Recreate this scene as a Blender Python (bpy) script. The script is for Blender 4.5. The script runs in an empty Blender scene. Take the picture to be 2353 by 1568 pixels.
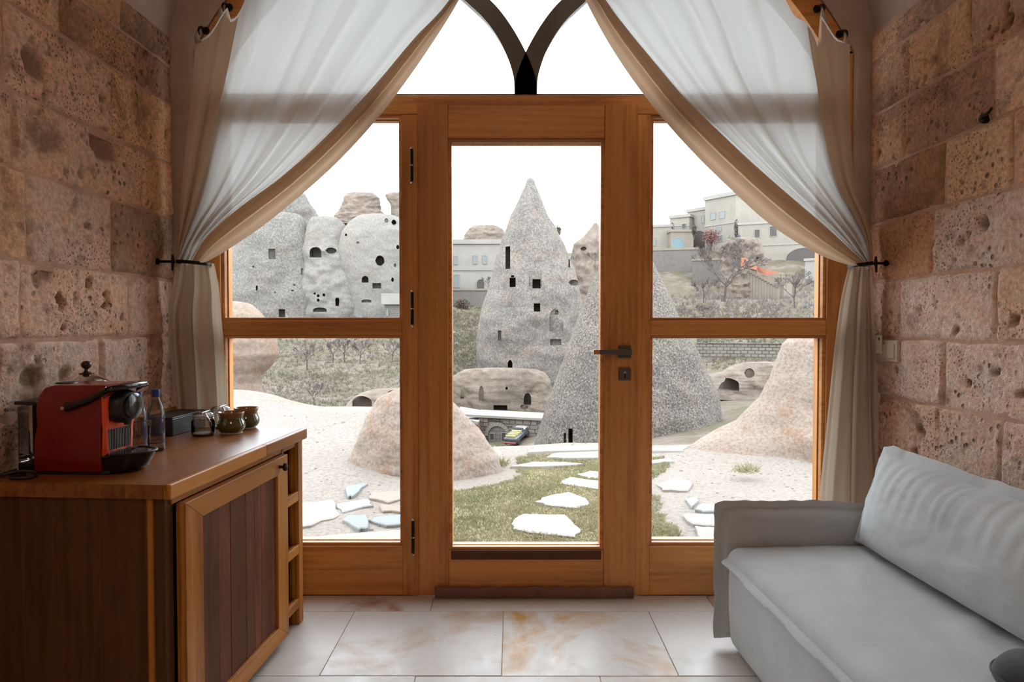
import bpy, bmesh, math, random
import numpy as np
from math import sin, cos, pi, sqrt, radians, atan2, exp
from mathutils import Vector, noise
from mathutils.bvhtree import BVHTree

random.seed(7)
SC = bpy.context.scene
COL = SC.collection

# ------------------------------------------------------------------ camera, sky, exposure
F = 1569.0                      # focal length in pixels of the 2353 x 1568 frame
PITCH = math.atan(39.0 / F)
CZ = 1.205
cam_data = bpy.data.cameras.new('camera')
cam_data.sensor_width = 36.0
cam_data.lens = F / 2353.0 * 36.0
cam_data.clip_start, cam_data.clip_end = 0.02, 1000
cam = bpy.data.objects.new('camera', cam_data)
COL.objects.link(cam)
cam.location = (0, 0, CZ)
cam.rotation_euler = (pi / 2 - PITCH, 0, 0)
SC.camera = cam

world = bpy.data.worlds.new('overcast_sky')
SC.world = world
world.use_nodes = True
bgn = world.node_tree.nodes['Background']
bgn.inputs['Color'].default_value = (0.915, 0.97, 1.03, 1)      # even white overcast
bgn.inputs['Strength'].default_value = 8.4

# unseen warm fill light, added behind the viewer to lift door and wall faces
ld_ = bpy.data.lights.new('added_fill', 'POINT')
ld_.energy, ld_.color, ld_.shadow_soft_size = 35, (1.0, 0.80, 0.58), 0.09
lo_ = bpy.data.objects.new('added_fill', ld_)
COL.objects.link(lo_)
lo_.location = (0.05, -0.9, 3.2)

SC.view_settings.view_transform = 'Standard'
SC.view_settings.look = 'None'
SC.view_settings.gamma = 1.0
SC.view_settings.use_curve_mapping = False
SC.view_settings.exposure = 0.0
SC.cycles.max_bounces = 12
SC.cycles.diffuse_bounces = 7
SC.cycles.transparent_max_bounces = 16
SC.cycles.caustics_reflective = False
SC.cycles.use_denoising = True

# ------------------------------------------------------------------ helpers
def at(px, py, Y):
    """World point at depth Y seen at a pixel of the 2353 x 1568 frame."""
    a, b = (px - 1176.5) / F, (784.0 - py) / F
    c, s = cos(PITCH), sin(PITCH)
    d = Vector((a, c + b * s, -s + b * c))
    t = Y / d.y
    return Vector((d.x * t, Y, CZ + d.z * t))

def ray(px, py):
    a, b = (px - 1176.5) / F, (784.0 - py) / F
    c, s = cos(PITCH), sin(PITCH)
    return Vector((a, c + b * s, -s + b * c)).normalized()

def on_z(px, py, z):
    d = ray(px, py)
    t = (z - CZ) / d.z
    return Vector((d.x * t, d.y * t, z))

WY = 3.0
def wx(px): return at(px, 790, WY).x
def wz(py): return at(1176.5, py, WY).z

def lerp(a, b, t): return a + (b - a) * t
def smooth(a, b, x):
    t = min(1, max(0, (x - a) / (b - a)))
    return t * t * (3 - 2 * t)
def pl(pts, x):
    """piecewise linear y(x)"""
    if x <= pts[0][0]: return pts[0][1]
    for (x0, y0), (x1, y1) in zip(pts, pts[1:]):
        if x <= x1:
            return lerp(y0, y1, (x - x0) / (x1 - x0))
    return pts[-1][1]
def path(pts, t):
    """point at fraction t of a polyline, smoothed as a Catmull-Rom curve"""
    n = len(pts) - 1
    f = min(max(t, 0), 0.999999) * n
    i = int(f); u = f - i
    p = [pts[max(i - 1, 0)], pts[i], pts[i + 1], pts[min(i + 2, n)]]
    return tuple(0.5 * (2 * p[1][k] + (p[2][k] - p[0][k]) * u + (2 * p[0][k] - 5 * p[1][k] + 4 * p[2][k] - p[3][k]) * u * u
                 + (3 * p[1][k] - p[0][k] - 3 * p[2][k] + p[3][k]) * u ** 3) for k in range(len(p[0])))
def fbm(x, y, z, o=4): return noise.fractal(Vector((x, y, z)), 1.0, 2.0, o)

ORG = {}
def tag(o, label=None, cat=None, group=None, kind=None):
    if label: o['label'] = label
    if cat: o['category'] = cat
    if group: o['group'] = group
    if kind: o['kind'] = kind
    return o
def root(name, loc=(0, 0, 0), label=None, cat=None, group=None, rz=0, kind=None):
    o = bpy.data.objects.new(name, None)
    o.empty_display_size = 0.1
    COL.objects.link(o)
    o.location = loc
    o.rotation_euler = (0, 0, rz)
    ORG[o.name] = Vector((0, 0, 0)) if rz else Vector(loc)
    return tag(o, label, cat, group, kind)

class Geo:
    def __init__(self): self.v, self.f, self.m = [], [], []
    def add(self, v, f, m=0):
        n = len(self.v)
        self.v += [tuple(p) for p in v]
        self.f += [tuple(i + n for i in q) for q in f]
        self.m += [m] * len(f)
        return self
    def box(self, x0, x1, y0, y1, z0, z1, m=0):
        v = [(x0, y0, z0), (x1, y0, z0), (x1, y1, z0), (x0, y1, z0), (x0, y0, z1), (x1, y0, z1), (x1, y1, z1), (x0, y1, z1)]
        return self.add(v, [(0, 3, 2, 1), (4, 5, 6, 7), (0, 1, 5, 4), (1, 2, 6, 5), (2, 3, 7, 6), (3, 0, 4, 7)], m)
    def hexa(self, bottom, top, m=0):
        return self.add(list(bottom) + list(top), [(0, 3, 2, 1), (4, 5, 6, 7), (0, 1, 5, 4), (1, 2, 6, 5), (2, 3, 7, 6), (3, 0, 4, 7)], m)
    def prism(self, poly, f3, a, b, m=0):
        """poly: 2-D outline; f3(u, v, w) -> 3-D; extruded from w=a to w=b"""
        n = len(poly)
        v = [f3(u, w, a) for u, w in poly] + [f3(u, w, b) for u, w in poly]
        f = [tuple(range(n - 1, -1, -1)), tuple(range(n, 2 * n))] + [(i, (i + 1) % n, n + (i + 1) % n, n + i) for i in range(n)]
        return self.add(v, f, m)
    def lathe(self, c, prof, seg=24, axis='z', m=0, cap0=True, cap1=True):
        v, f = [], []
        for r, h in prof:
            for k in range(seg):
                a = 2 * pi * k / seg
                p = (r * cos(a), r * sin(a), h)
                if axis == 'x': p = (p[2], p[0], p[1])
                if axis == 'y': p = (p[1], p[2], p[0])
                v.append((c[0] + p[0], c[1] + p[1], c[2] + p[2]))
        for i in range(len(prof) - 1):
            for k in range(seg):
                k2 = (k + 1) % seg
                f.append((i * seg + k, i * seg + k2, (i + 1) * seg + k2, (i + 1) * seg + k))
        if cap0: f.append(tuple(range(seg - 1, -1, -1)))
        if cap1: f.append(tuple(range((len(prof) - 1) * seg, len(prof) * seg)))
        return self.add(v, f, m)
    def tube(self, pts, rad, seg=8, m=0, caps=True):
        pts = [Vector(p) for p in pts]
        n = len(pts)
        if not isinstance(rad, (list, tuple)): rad = [rad] * n
        v, f = [], []
        ref = None
        for i, p in enumerate(pts):
            d = (pts[min(i + 1, n - 1)] - pts[max(i - 1, 0)])
            if d.length < 1e-9: d = Vector((0, 0, 1))
            d.normalize()
            if ref is None:
                ref = Vector((0, 0, 1)) if abs(d.z) < 0.9 else Vector((1, 0, 0))
            e1 = (ref - d * ref.dot(d)).normalized()
            ref = e1
            e2 = d.cross(e1)
            for k in range(seg):
                a = 2 * pi * k / seg
                v.append(p + (e1 * cos(a) + e2 * sin(a)) * rad[i])
        for i in range(n - 1):
            for k in range(seg):
                k2 = (k + 1) % seg
                f.append((i * seg + k, i * seg + k2, (i + 1) * seg + k2, (i + 1) * seg + k))
        if caps:
            f.append(tuple(range(seg - 1, -1, -1)))
            f.append(tuple(range((n - 1) * seg, n * seg)))
        return self.add(v, f, m)
    def grid(self, rows, close=False, m=0, flip=False):
        nu, nv = len(rows), len(rows[0])
        v = [p for r in rows for p in r]
        f = []
        for i in range(nu - 1):
            for j in range(nv if close else nv - 1):
                j2 = (j + 1) % nv
                q = (i * nv + j, i * nv + j2, (i + 1) * nv + j2, (i + 1) * nv + j)
                f.append(q[::-1] if flip else q)
        return self.add(v, f, m)
    def build(self, name, mat, parent=None, smooth=None, bevel=0, seg=2, kind=None, fix=True):
        org = Vector((0, 0, 0))
        if parent is not None:
            org = ORG.get(parent.name, org)
        me = bpy.data.meshes.new(name)
        me.from_pydata([(p[0] - org.x, p[1] - org.y, p[2] - org.z) for p in self.v], [], self.f)
        mats = mat if isinstance(mat, (list, tuple)) else [mat]
        for q in mats: me.materials.append(q)
        if len(mats) > 1: me.polygons.foreach_set('material_index', self.m)
        if bevel or fix:
            bm = bmesh.new(); bm.from_mesh(me)
            if fix: bmesh.ops.recalc_face_normals(bm, faces=bm.faces)
            if bevel:
                ed = [e for e in bm.edges if len(e.link_faces) == 2 and e.calc_face_angle(0) > 0.5]
                bmesh.ops.bevel(bm, geom=ed, offset=bevel, segments=seg, affect='EDGES', clamp_overlap=True, profile=0.5)
            bm.to_mesh(me); bm.free()
        if smooth is not None:
            me.shade_smooth()
            if smooth < 180: me.set_sharp_from_angle(angle=radians(smooth))
        o = bpy.data.objects.new(name, me)
        COL.objects.link(o)
        if parent is not None:
            o.parent = parent
            ORG[o.name] = org
        if kind: o['kind'] = kind
        return o

def copy_tree(o, parent=None):
    c = o.copy(); COL.objects.link(c)
    if parent is not None: c.parent = parent
    for ch in list(o.children): copy_tree(ch, c)
    return c

# ------------------------------------------------------------------ materials
class N:
    """tiny node-tree builder"""
    def __init__(self, name):
        self.mat = bpy.data.materials.new(name); self.mat.use_nodes = True
        self.t = self.mat.node_tree; self.n = self.t.nodes; self.n.clear()
        self.out = self.n.new('ShaderNodeOutputMaterial')
        self.tc = self.n.new('ShaderNodeTexCoord'); self.oi = None
    def link(self, a, b): self.t.links.new(a, b)
    def put(self, sock, val):
        if isinstance(val, bpy.types.NodeSocket): self.link(val, sock)
        elif isinstance(val, (tuple, list)) and len(val) == 3 and sock.type == 'RGBA': sock.default_value = (*val, 1)
        else: sock.default_value = val
    def coord(self, scale=(1, 1, 1), rand=True, kind='Object'):
        mp = self.n.new('ShaderNodeMapping')
        self.link(self.tc.outputs[kind], mp.inputs['Vector'])
        mp.inputs['Scale'].default_value = scale if isinstance(scale, tuple) else (scale,) * 3
        if rand:
            if self.oi is None: self.oi = self.n.new('ShaderNodeObjectInfo')
            mu = self.n.new('ShaderNodeMath'); mu.operation = 'MULTIPLY'; mu.inputs[1].default_value = 37.0
            self.link(self.oi.outputs['Random'], mu.inputs[0])
            self.link(mu.outputs[0], mp.inputs['Location'])
        return mp.outputs[0]
    def rand(self):
        if self.oi is None: self.oi = self.n.new('ShaderNodeObjectInfo')
        return self.oi.outputs['Random']
    def noise(self, vec, scale=5, detail=4, rough=0.55, dist=0, out='Fac'):
        x = self.n.new('ShaderNodeTexNoise'); self.link(vec, x.inputs['Vector'])
        x.inputs['Scale'].default_value = scale; x.inputs['Detail'].default_value = detail
        x.inputs['Roughness'].default_value = rough; x.inputs['Distortion'].default_value = dist
        return x.outputs[out]
    def voro(self, vec, scale=5, feature='F1', out='Distance', rnd=1.0):
        x = self.n.new('ShaderNodeTexVoronoi'); x.feature = feature; self.link(vec, x.inputs['Vector'])
        x.inputs['Scale'].default_value = scale; x.inputs['Randomness'].default_value = rnd
        return x.outputs[out]
    def wave(self, vec, scale=5, dist=3, detail=2, dscale=1, axis='X'):
        x = self.n.new('ShaderNodeTexWave'); self.link(vec, x.inputs['Vector']); x.bands_direction = axis
        x.inputs['Scale'].default_value = scale; x.inputs['Distortion'].default_value = dist
        x.inputs['Detail'].default_value = detail; x.inputs['Detail Scale'].default_value = dscale
        return x.outputs['Fac']
    def ramp(self, fac, stops, interp='LINEAR'):
        x = self.n.new('ShaderNodeValToRGB'); self.link(fac, x.inputs[0]); cr = x.color_ramp; cr.interpolation = interp
        while len(cr.elements) < len(stops): cr.elements.new(0.5)
        for e, (p, c) in zip(cr.elements, stops):
            e.position = p
            e.color = (c, c, c, 1) if isinstance(c, (int, float)) else (*c, 1)
        return x.outputs[0]
    def mix(self, fac, a, b, mode='MIX'):
        x = self.n.new('ShaderNodeMix'); x.data_type = 'RGBA'; x.blend_type = mode
        self.put(x.inputs[0], fac); self.put(x.inputs[6], a); self.put(x.inputs[7], b)
        return x.outputs[2]
    def math(self, op, a, b=0.0, clamp=False):
        x = self.n.new('ShaderNodeMath'); x.operation = op; x.use_clamp = clamp
        self.put(x.inputs[0], a); self.put(x.inputs[1], b)
        return x.outputs[0]
    def bump(self, h, strength=0.3, dist=0.01):
        x = self.n.new('ShaderNodeBump'); x.inputs['Strength'].default_value = strength; x.inputs['Distance'].default_value = dist
        self.link(h, x.inputs['Height']); return x.outputs[0]
    def bsdf(self, color, rough=0.6, metal=0, spec=0.4, normal=None, **kw):
        b = self.n.new('ShaderNodeBsdfPrincipled')
        self.put(b.inputs['Base Color'], color); self.put(b.inputs['Roughness'], rough)
        b.inputs['Metallic'].default_value = metal; b.inputs['Specular IOR Level'].default_value = spec
        if normal is not None: self.link(normal, b.inputs['Normal'])
        for k, v in kw.items(): self.put(b.inputs[k.replace('_', ' ')], v)
        return b.outputs[0]
    def done(self, sh): self.link(sh, self.out.inputs['Surface']); return self.mat

def plain(name, color, rough=0.5, metal=0, spec=0.4, **kw):
    n = N(name); return n.done(n.bsdf(color, rough, metal, spec, **kw))

def wood(name, light, mid, dark, axis='z', scale=1.0, rough=0.42, streak=0.5, spec=0.2, ring=1.0):
    n = N(name)
    sc = {'x': (1.1, 14, 14), 'y': (14, 1.1, 14), 'z': (14, 14, 1.1)}[axis]
    v = n.coord(tuple(s * scale for s in sc))
    g1 = n.noise(v, 1.1, 6, 0.6, 0.8)
    g2 = n.noise(n.coord(tuple(s * scale * 5 for s in sc)), 2.2, 4, 0.6)
    big = n.noise(n.coord(tuple(s * scale * 0.25 for s in sc)), 1.2, 3, 0.5, 0.6)
    w = n.wave(n.coord(tuple(s * scale * 0.35 for s in sc)), 2.2 * ring, 5.0, 3, 0.8, 'X' if axis != 'x' else 'Z')
    a = n.math('ADD', n.math('MULTIPLY', g1, 0.62 if ring < 1.2 else 0.5), n.math('MULTIPLY', w, 0.06 if ring < 1.2 else 0.24))
    a = n.math('ADD', a, n.math('MULTIPLY', g2, 0.25))
    c = n.ramp(a, [(0.28, dark), (0.47, mid), (0.72, light)])
    c = n.mix(n.math('MULTIPLY', n.ramp(big, [(0.5, 0.0), (0.72, 1.0)]), streak), c, dark)
    c = n.mix(n.math('MULTIPLY', n.rand(), 0.25), c, tuple(x * 0.55 for x in mid))
    return n.done(n.bsdf(c, rough, 0, spec, n.bump(g2, 0.12, 0.002)))

M = {}
FRAME = ((0.76, 0.37, 0.125), (0.63, 0.275, 0.085), (0.30, 0.118, 0.038))
for ax in 'xz':
    M['frame_' + ax] = wood('frame_wood_' + ax, *FRAME, axis=ax, rough=0.38, streak=0.85)
CABL = ((0.60, 0.270, 0.060), (0.47, 0.185, 0.036), (0.22, 0.075, 0.016))
for ax in 'yz':
    M['cab_' + ax] = wood('cabinet_wood_' + ax, *CABL, axis=ax, rough=0.4, ring=1.6)
M['cab_x'] = wood('cabinet_wood_x', *CABL, axis='x', rough=0.4)
M['cab_top'] = wood('cabinet_top_wood', (0.40, 0.165, 0.046), (0.27, 0.095, 0.024), (0.10, 0.032, 0.01), axis='y', rough=0.34, spec=0.4)
M['cab_end'] = wood('cabinet_end_wood', (0.17, 0.085, 0.030), (0.12, 0.055, 0.018), (0.05, 0.02, 0.007), axis='z', rough=0.5, ring=1.0, scale=0.8)
M['cab_panel'] = wood('reclaimed_plank_wood', (0.30, 0.105, 0.042), (0.18, 0.060, 0.025), (0.05, 0.020, 0.010), axis='z', rough=0.6, streak=0.9)
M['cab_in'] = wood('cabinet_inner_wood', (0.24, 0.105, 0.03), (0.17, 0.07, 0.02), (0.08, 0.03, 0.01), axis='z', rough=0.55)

def stone_mat(name, kind):
    n = N(name)
    v = n.coord(1.0, rand=False); vr = n.coord(1.0)
    big = n.noise(vr, 3.0, 4, 0.6); mid = n.noise(v, 11, 5, 0.65, 0.3); fine = n.noise(v, 60, 5, 0.7)
    tone = n.n.new('ShaderNodeObjectInfo').outputs['Color']
    c = n.mix(n.ramp(big, [(0.40, 0.0), (0.70, 0.8)]), tone, n.mix(0.45, tone, (0.44, 0.29, 0.20)))
    c = n.mix(n.ramp(mid, [(0.48, 0.0), (0.74, 0.5)]), c, (0.46, 0.25, 0.155))
    stain = n.noise(v, 2.7, 6, 0.68, 0.7)
    c = n.mix(n.ramp(stain, [(0.54, 0.0), (0.66, 0.72)]), c, (0.125, 0.085, 0.06))
    c = n.mix(n.ramp(mid, [(0.27, 0.8), (0.43, 0.0)]), c, (0.15, 0.10, 0.075))
    c = n.mix(n.ramp(fine, [(0.25, 0.0), (0.75, 1.0)]), n.mix(1.0, c, (0.60, 0.57, 0.55), 'MULTIPLY'), n.mix(1.0, c, (1.38, 1.36, 1.34), 'MULTIPLY'))
    sp = n.voro(v, 30, 'F1'); keep = n.ramp(n.noise(v, 6, 2), [(0.50, 0.0), (0.64, 1.0)])
    sp2 = n.voro(v, 75, 'F1')
    hole = n.math('MULTIPLY', n.ramp(sp, [(0.13, 1.0), (0.30, 0.0)]), keep)
    hole = n.math('MAXIMUM', hole, n.math('MULTIPLY', n.ramp(sp2, [(0.16, 0.8), (0.30, 0.0)]), n.ramp(n.noise(v, 5, 2), [(0.46, 0.0), (0.66, 0.9)])))
    c = n.mix(n.math('MULTIPLY', hole, 0.8), c, (0.085, 0.052, 0.038))
    at_ = n.n.new('ShaderNodeAttribute'); at_.attribute_name = 'pit'
    c = n.mix(n.math('MULTIPLY', at_.outputs['Fac'], 0.8), c, (0.12, 0.082, 0.06))
    c = n.mix(1.0, c, (1.66, 1.44, 1.27), 'MULTIPLY')
    h = n.math('SUBTRACT', n.math('ADD', n.math('MULTIPLY', fine, 0.45), n.math('MULTIPLY', mid, 0.5)), n.math('MULTIPLY', hole, 0.8))
    return n.done(n.bsdf(c, 0.95, 0, 0.12, n.bump(h, 1.0, 0.016)))
M['stone'] = stone_mat('wall_stone', 0)
def mortar_mat():
    n = N('pink_mortar'); v = n.coord(1.0, rand=False)
    a = n.noise(v, 7, 5, 0.65); f = n.noise(v, 70, 4, 0.7)
    c = n.ramp(a, [(0.3, (0.38, 0.235, 0.165)), (0.5, (0.50, 0.315, 0.225)), (0.75, (0.60, 0.42, 0.32))])
    return n.done(n.bsdf(c, 0.95, 0, 0.1, n.bump(n.math('ADD', a, n.math('MULTIPLY', f, 0.4)), 0.6, 0.012)))
M['mortar'] = mortar_mat()
def plaster_mat():
    n = N('vault_plaster'); v = n.coord(1.0, rand=False)
    a = n.noise(v, 3, 6, 0.62); f = n.noise(v, 45, 4, 0.7)
    c = n.ramp(a, [(0.3, (0.34, 0.25, 0.20)), (0.55, (0.44, 0.34, 0.285)), (0.8, (0.5, 0.42, 0.37))])
    return n.done(n.bsdf(c, 0.9, 0, 0.15, n.bump(n.math('ADD', a, n.math('MULTIPLY', f, 0.3)), 0.4, 0.01)))
M['plaster'] = plaster_mat()
def tile_mat():
    n = N('travertine'); v = n.coord(1.0); v0 = n.coord(1.0, rand=False)
    tone = n.n.new('ShaderNodeObjectInfo').outputs['Color']
    a = n.noise(v, 2.6, 6, 0.62, 0.6); b = n.noise(v, 9, 6, 0.7, 0.3); pits = n.voro(v0, 55, 'F1')
    c = n.mix(n.ramp(a, [(0.5, 0.0), (0.66, 1.0)]), (0.60, 0.57, 0.53), tone)
    c = n.mix(n.ramp(b, [(0.55, 0.0), (0.8, 0.6)]), c, (0.5, 0.40, 0.31))
    c = n.mix(n.ramp(b, [(0.2, 0.5), (0.42, 0.0)]), c, (0.72, 0.72, 0.70))
    hole = n.math('MULTIPLY', n.ramp(pits, [(0.10, 1.0), (0.2, 0.0)]), n.ramp(n.noise(v0, 6, 3), [(0.60, 0.0), (0.68, 1.0)]))
    c = n.mix(n.math('MULTIPLY', hole, 0.7), c, (0.2, 0.15, 0.11))
    r = n.ramp(b, [(0.3, 0.3), (0.7, 0.55)])
    h = n.math('SUBTRACT', n.math('MULTIPLY', b, 0.4), hole)
    return n.done(n.bsdf(c, r, 0, 0.35, n.bump(h, 0.22, 0.004)))
M['tile'] = tile_mat()
M['grout'] = plain('grout', (0.60, 0.56, 0.51), 0.9)

def glass_mat(name, tint=(1, 1, 1), refl=1.0):
    n = N(name)
    tr = n.n.new('ShaderNodeBsdfTransparent'); tr.inputs[0].default_value = (*tint, 1)
    gl = n.n.new('ShaderNodeBsdfGlossy'); gl.inputs['Roughness'].default_value = 0.02
    fr = n.n.new('ShaderNodeFresnel'); fr.inputs[0].default_value = 1.45
    mx = n.n.new('ShaderNodeMixShader')
    n.link(n.math('MULTIPLY', fr.outputs[0], refl), mx.inputs[0]); n.link(tr.outputs[0], mx.inputs[1]); n.link(gl.outputs[0], mx.inputs[2])
    return n.done(mx.outputs[0])
M['pane'] = glass_mat('window_glass', (0.97, 0.98, 0.98), 0.6)
M['bottle_glass'] = glass_mat('bottle_glass', (0.93, 0.945, 0.955), 1.6)
M['tank'] = glass_mat('smoky_tank_plastic', (0.62, 0.60, 0.58), 1.3)

def cloth_mat():
    n = N('sheer_linen'); v = n.coord(1.0, rand=False)
    weave = n.noise(n.coord((900, 900, 60), rand=False), 1.0, 2); weave2 = n.noise(n.coord((70, 70, 900), rand=False), 1.0, 2)
    slub = n.math('MULTIPLY', n.math('ADD', weave, weave2), 0.5)
    c = n.mix(slub, (0.64, 0.48, 0.33), (0.78, 0.65, 0.49))
    d = n.n.new('ShaderNodeBsdfDiffuse'); n.put(d.inputs[0], c)
    t = n.n.new('ShaderNodeBsdfTranslucent'); n.put(t.inputs[0], n.mix(slub, (0.335, 0.352, 0.345), (0.465, 0.485, 0.475)))
    m1 = n.n.new('ShaderNodeMixShader'); m1.inputs[0].default_value = 0.56
    n.link(d.outputs[0], m1.inputs[1]); n.link(t.outputs[0], m1.inputs[2])
    tr = n.n.new('ShaderNodeBsdfTransparent'); m2 = n.n.new('ShaderNodeMixShader')
    n.put(m2.inputs[0], n.ramp(slub, [(0.3, 0.035), (0.6, 0.004)]))
    n.link(m1.outputs[0], m2.inputs[1]); n.link(tr.outputs[0], m2.inputs[2])
    return n.done(m2.outputs[0])
M['linen'] = cloth_mat()
def hem_mat(name='folded_linen', dc=((0.66, 0.53, 0.39), (0.78, 0.68, 0.54)), tc_=((0.54, 0.37, 0.235), (0.60, 0.45, 0.315)), k=.36):
    n = N(name); s = n.noise(n.coord((500, 500, 500), rand=False), 1.0, 2)
    c = n.mix(s, *dc)
    d = n.n.new('ShaderNodeBsdfDiffuse'); n.put(d.inputs[0], c); t = n.n.new('ShaderNodeBsdfTranslucent'); n.put(t.inputs[0], n.mix(s, *tc_))
    m = n.n.new('ShaderNodeMixShader'); m.inputs[0].default_value = k; n.link(d.outputs[0], m.inputs[1]); n.link(t.outputs[0], m.inputs[2])
    return n.done(m.outputs[0])
M['hem'] = hem_mat()
M['tail'] = hem_mat('tail_linen', ((0.62, 0.50, 0.38), (0.76, 0.66, 0.54)), ((0.40, 0.33, 0.24), (0.48, 0.41, 0.32)), .42)
def fabric(name, c1, c2, rough=0.85, sc=500):
    n = N(name); v = n.coord(1.0, rand=False)
    f = n.noise(v, sc, 3, 0.6); b = n.noise(v, 5, 4, 0.6); cr = n.noise(v, 16, 5, 0.62, 1.0)
    c = n.mix(n.ramp(b, [(0.3, 0.0), (0.7, 1.0)]), c1, c2)
    h = n.math('ADD', n.math('MULTIPLY', f, 0.08), n.math('MULTIPLY', cr, 0.8))
    return n.done(n.bsdf(c, rough, 0, 0.2, n.bump(h, 0.3, 0.006), Sheen_Weight=0.2))
M['sofa'] = fabric('sofa_fabric', (0.42, 0.452, 0.462), (0.49, 0.522, 0.53))
M['dark_fabric'] = fabric('charcoal_fabric', (0.035, 0.035, 0.038), (0.05, 0.05, 0.053))
M['draught'] = fabric('brown_leatherette', (0.16, 0.075, 0.055), (0.20, 0.095, 0.07), 0.55)
M['black_metal'] = plain('black_iron', (0.012, 0.012, 0.013), 0.45, 0.6)
M['black_gloss'] = plain('black_gloss_plastic', (0.008, 0.008, 0.009), 0.16, 0, 0.5)
M['black_matt'] = plain('black_matt_plastic', (0.02, 0.02, 0.022), 0.45)
M['grey_metal'] = plain('grey_handle_metal', (0.13, 0.115, 0.10), 0.42, 0.7)
M['brass'] = plain('handle_tip', (0.55, 0.30, 0.12), 0.35, 0.6)
M['steel'] = plain('polished_steel', (0.66, 0.65, 0.63), 0.12, 1.0)
M['red'] = plain('red_gloss_plastic', (0.19, 0.008, 0.004), 0.2, 0, 0.5)
M['orange_red'] = plain('orange_red_trim', (0.78, 0.075, 0.012), 0.25, 0, 0.5)
M['lead'] = plain('grey_tracery', (0.13, 0.115, 0.10), 0.6)
M['blue_cap'] = plain('blue_cap', (0.03, 0.05, 0.22), 0.35)
M['blue_print'] = plain('blue_label_print', (0.05, 0.06, 0.22), 0.5)
M['white'] = plain('white_paint', (0.72, 0.72, 0.70), 0.5)
M['cream_plastic'] = plain('cream_switch_plastic', (0.56, 0.47, 0.37), 0.35)
M['card'] = plain('card_white', (0.7, 0.68, 0.64), 0.4)
M['box_black'] = plain('black_leatherette', (0.022, 0.022, 0.026), 0.4)
M['box_wood'] = wood('box_wood', (0.5, 0.27, 0.11), (0.42, 0.2, 0.075), (0.25, 0.1, 0.03), axis='y')
def glaze():
    n = N('green_glaze'); g = n.n.new('ShaderNodeSeparateXYZ'); n.link(n.tc.outputs['Object'], g.inputs[0])
    k = n.noise(n.coord(30.0), 1, 3)
    c = n.mix(n.ramp(n.math('ADD', g.outputs[2], n.math('MULTIPLY', k, 0.012)), [(0.068, 0.0), (0.084, 1.0)]), (0.085, 0.088, 0.026), (0.30, 0.15, 0.06))
    return n.done(n.bsdf(c, 0.12, 0, 0.6, Coat_Weight=0.6, Coat_Roughness=0.05))
M['glaze'] = glaze()
# ------------------------------------------------------------------ room shell
XL, XR, YB, ZS = -1.474, 1.555, -2.4, 2.44     # walls, back, springing of the vault
floor = tag(Geo().box(XL - .15, XR + .15, YB - .1, 3.10, -0.25, -0.006).build('floor', M['grout']), 'travertine floor of large pale slabs', kind='structure')
rows = [(2.838, 2.998, [-1.46, -.344, .86, 1.54], [(.36, .20, .13), (.56, .47, .39), (.50, .40, .32)]),
        (2.312, 2.832, [-1.46, -.660, -.036, .572, 1.2, 1.54], [(.58, .56, .53), (.50, .36, .26), (.50, .27, .085), (.62, .60, .57), (.56, .5, .45)]),
        (1.70, 2.306, [-1.46, -.93, -.33, .30, .95, 1.54], [(.5, .42, .34), (.6, .57, .54), (.56, .5, .42), (.5, .4, .3), (.58, .55, .5)])]
y = 1.694
while y > YB + .2:
    off = random.uniform(-.3, .3)
    rows.append((y - .58, y, [-1.46, -.6 + off, .05 + off, .7 + off, 1.54], [random.choice([(.58, .55, .5), (.5, .4, .3), (.52, .44, .36)]) for _ in range(4)]))
    y -= .586
for y0, y1, xs, cols in rows:
    for x0, x1, c in zip(xs, xs[1:], cols):
        o = Geo().box(x0 + .0012, x1 - .0012, y0 - .0018, y1 + .0018, -0.02, random.uniform(-.0012, .0008)).build('tile', M['tile'], floor, bevel=.0012, seg=1)
        o.color = (*c, 1)

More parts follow.
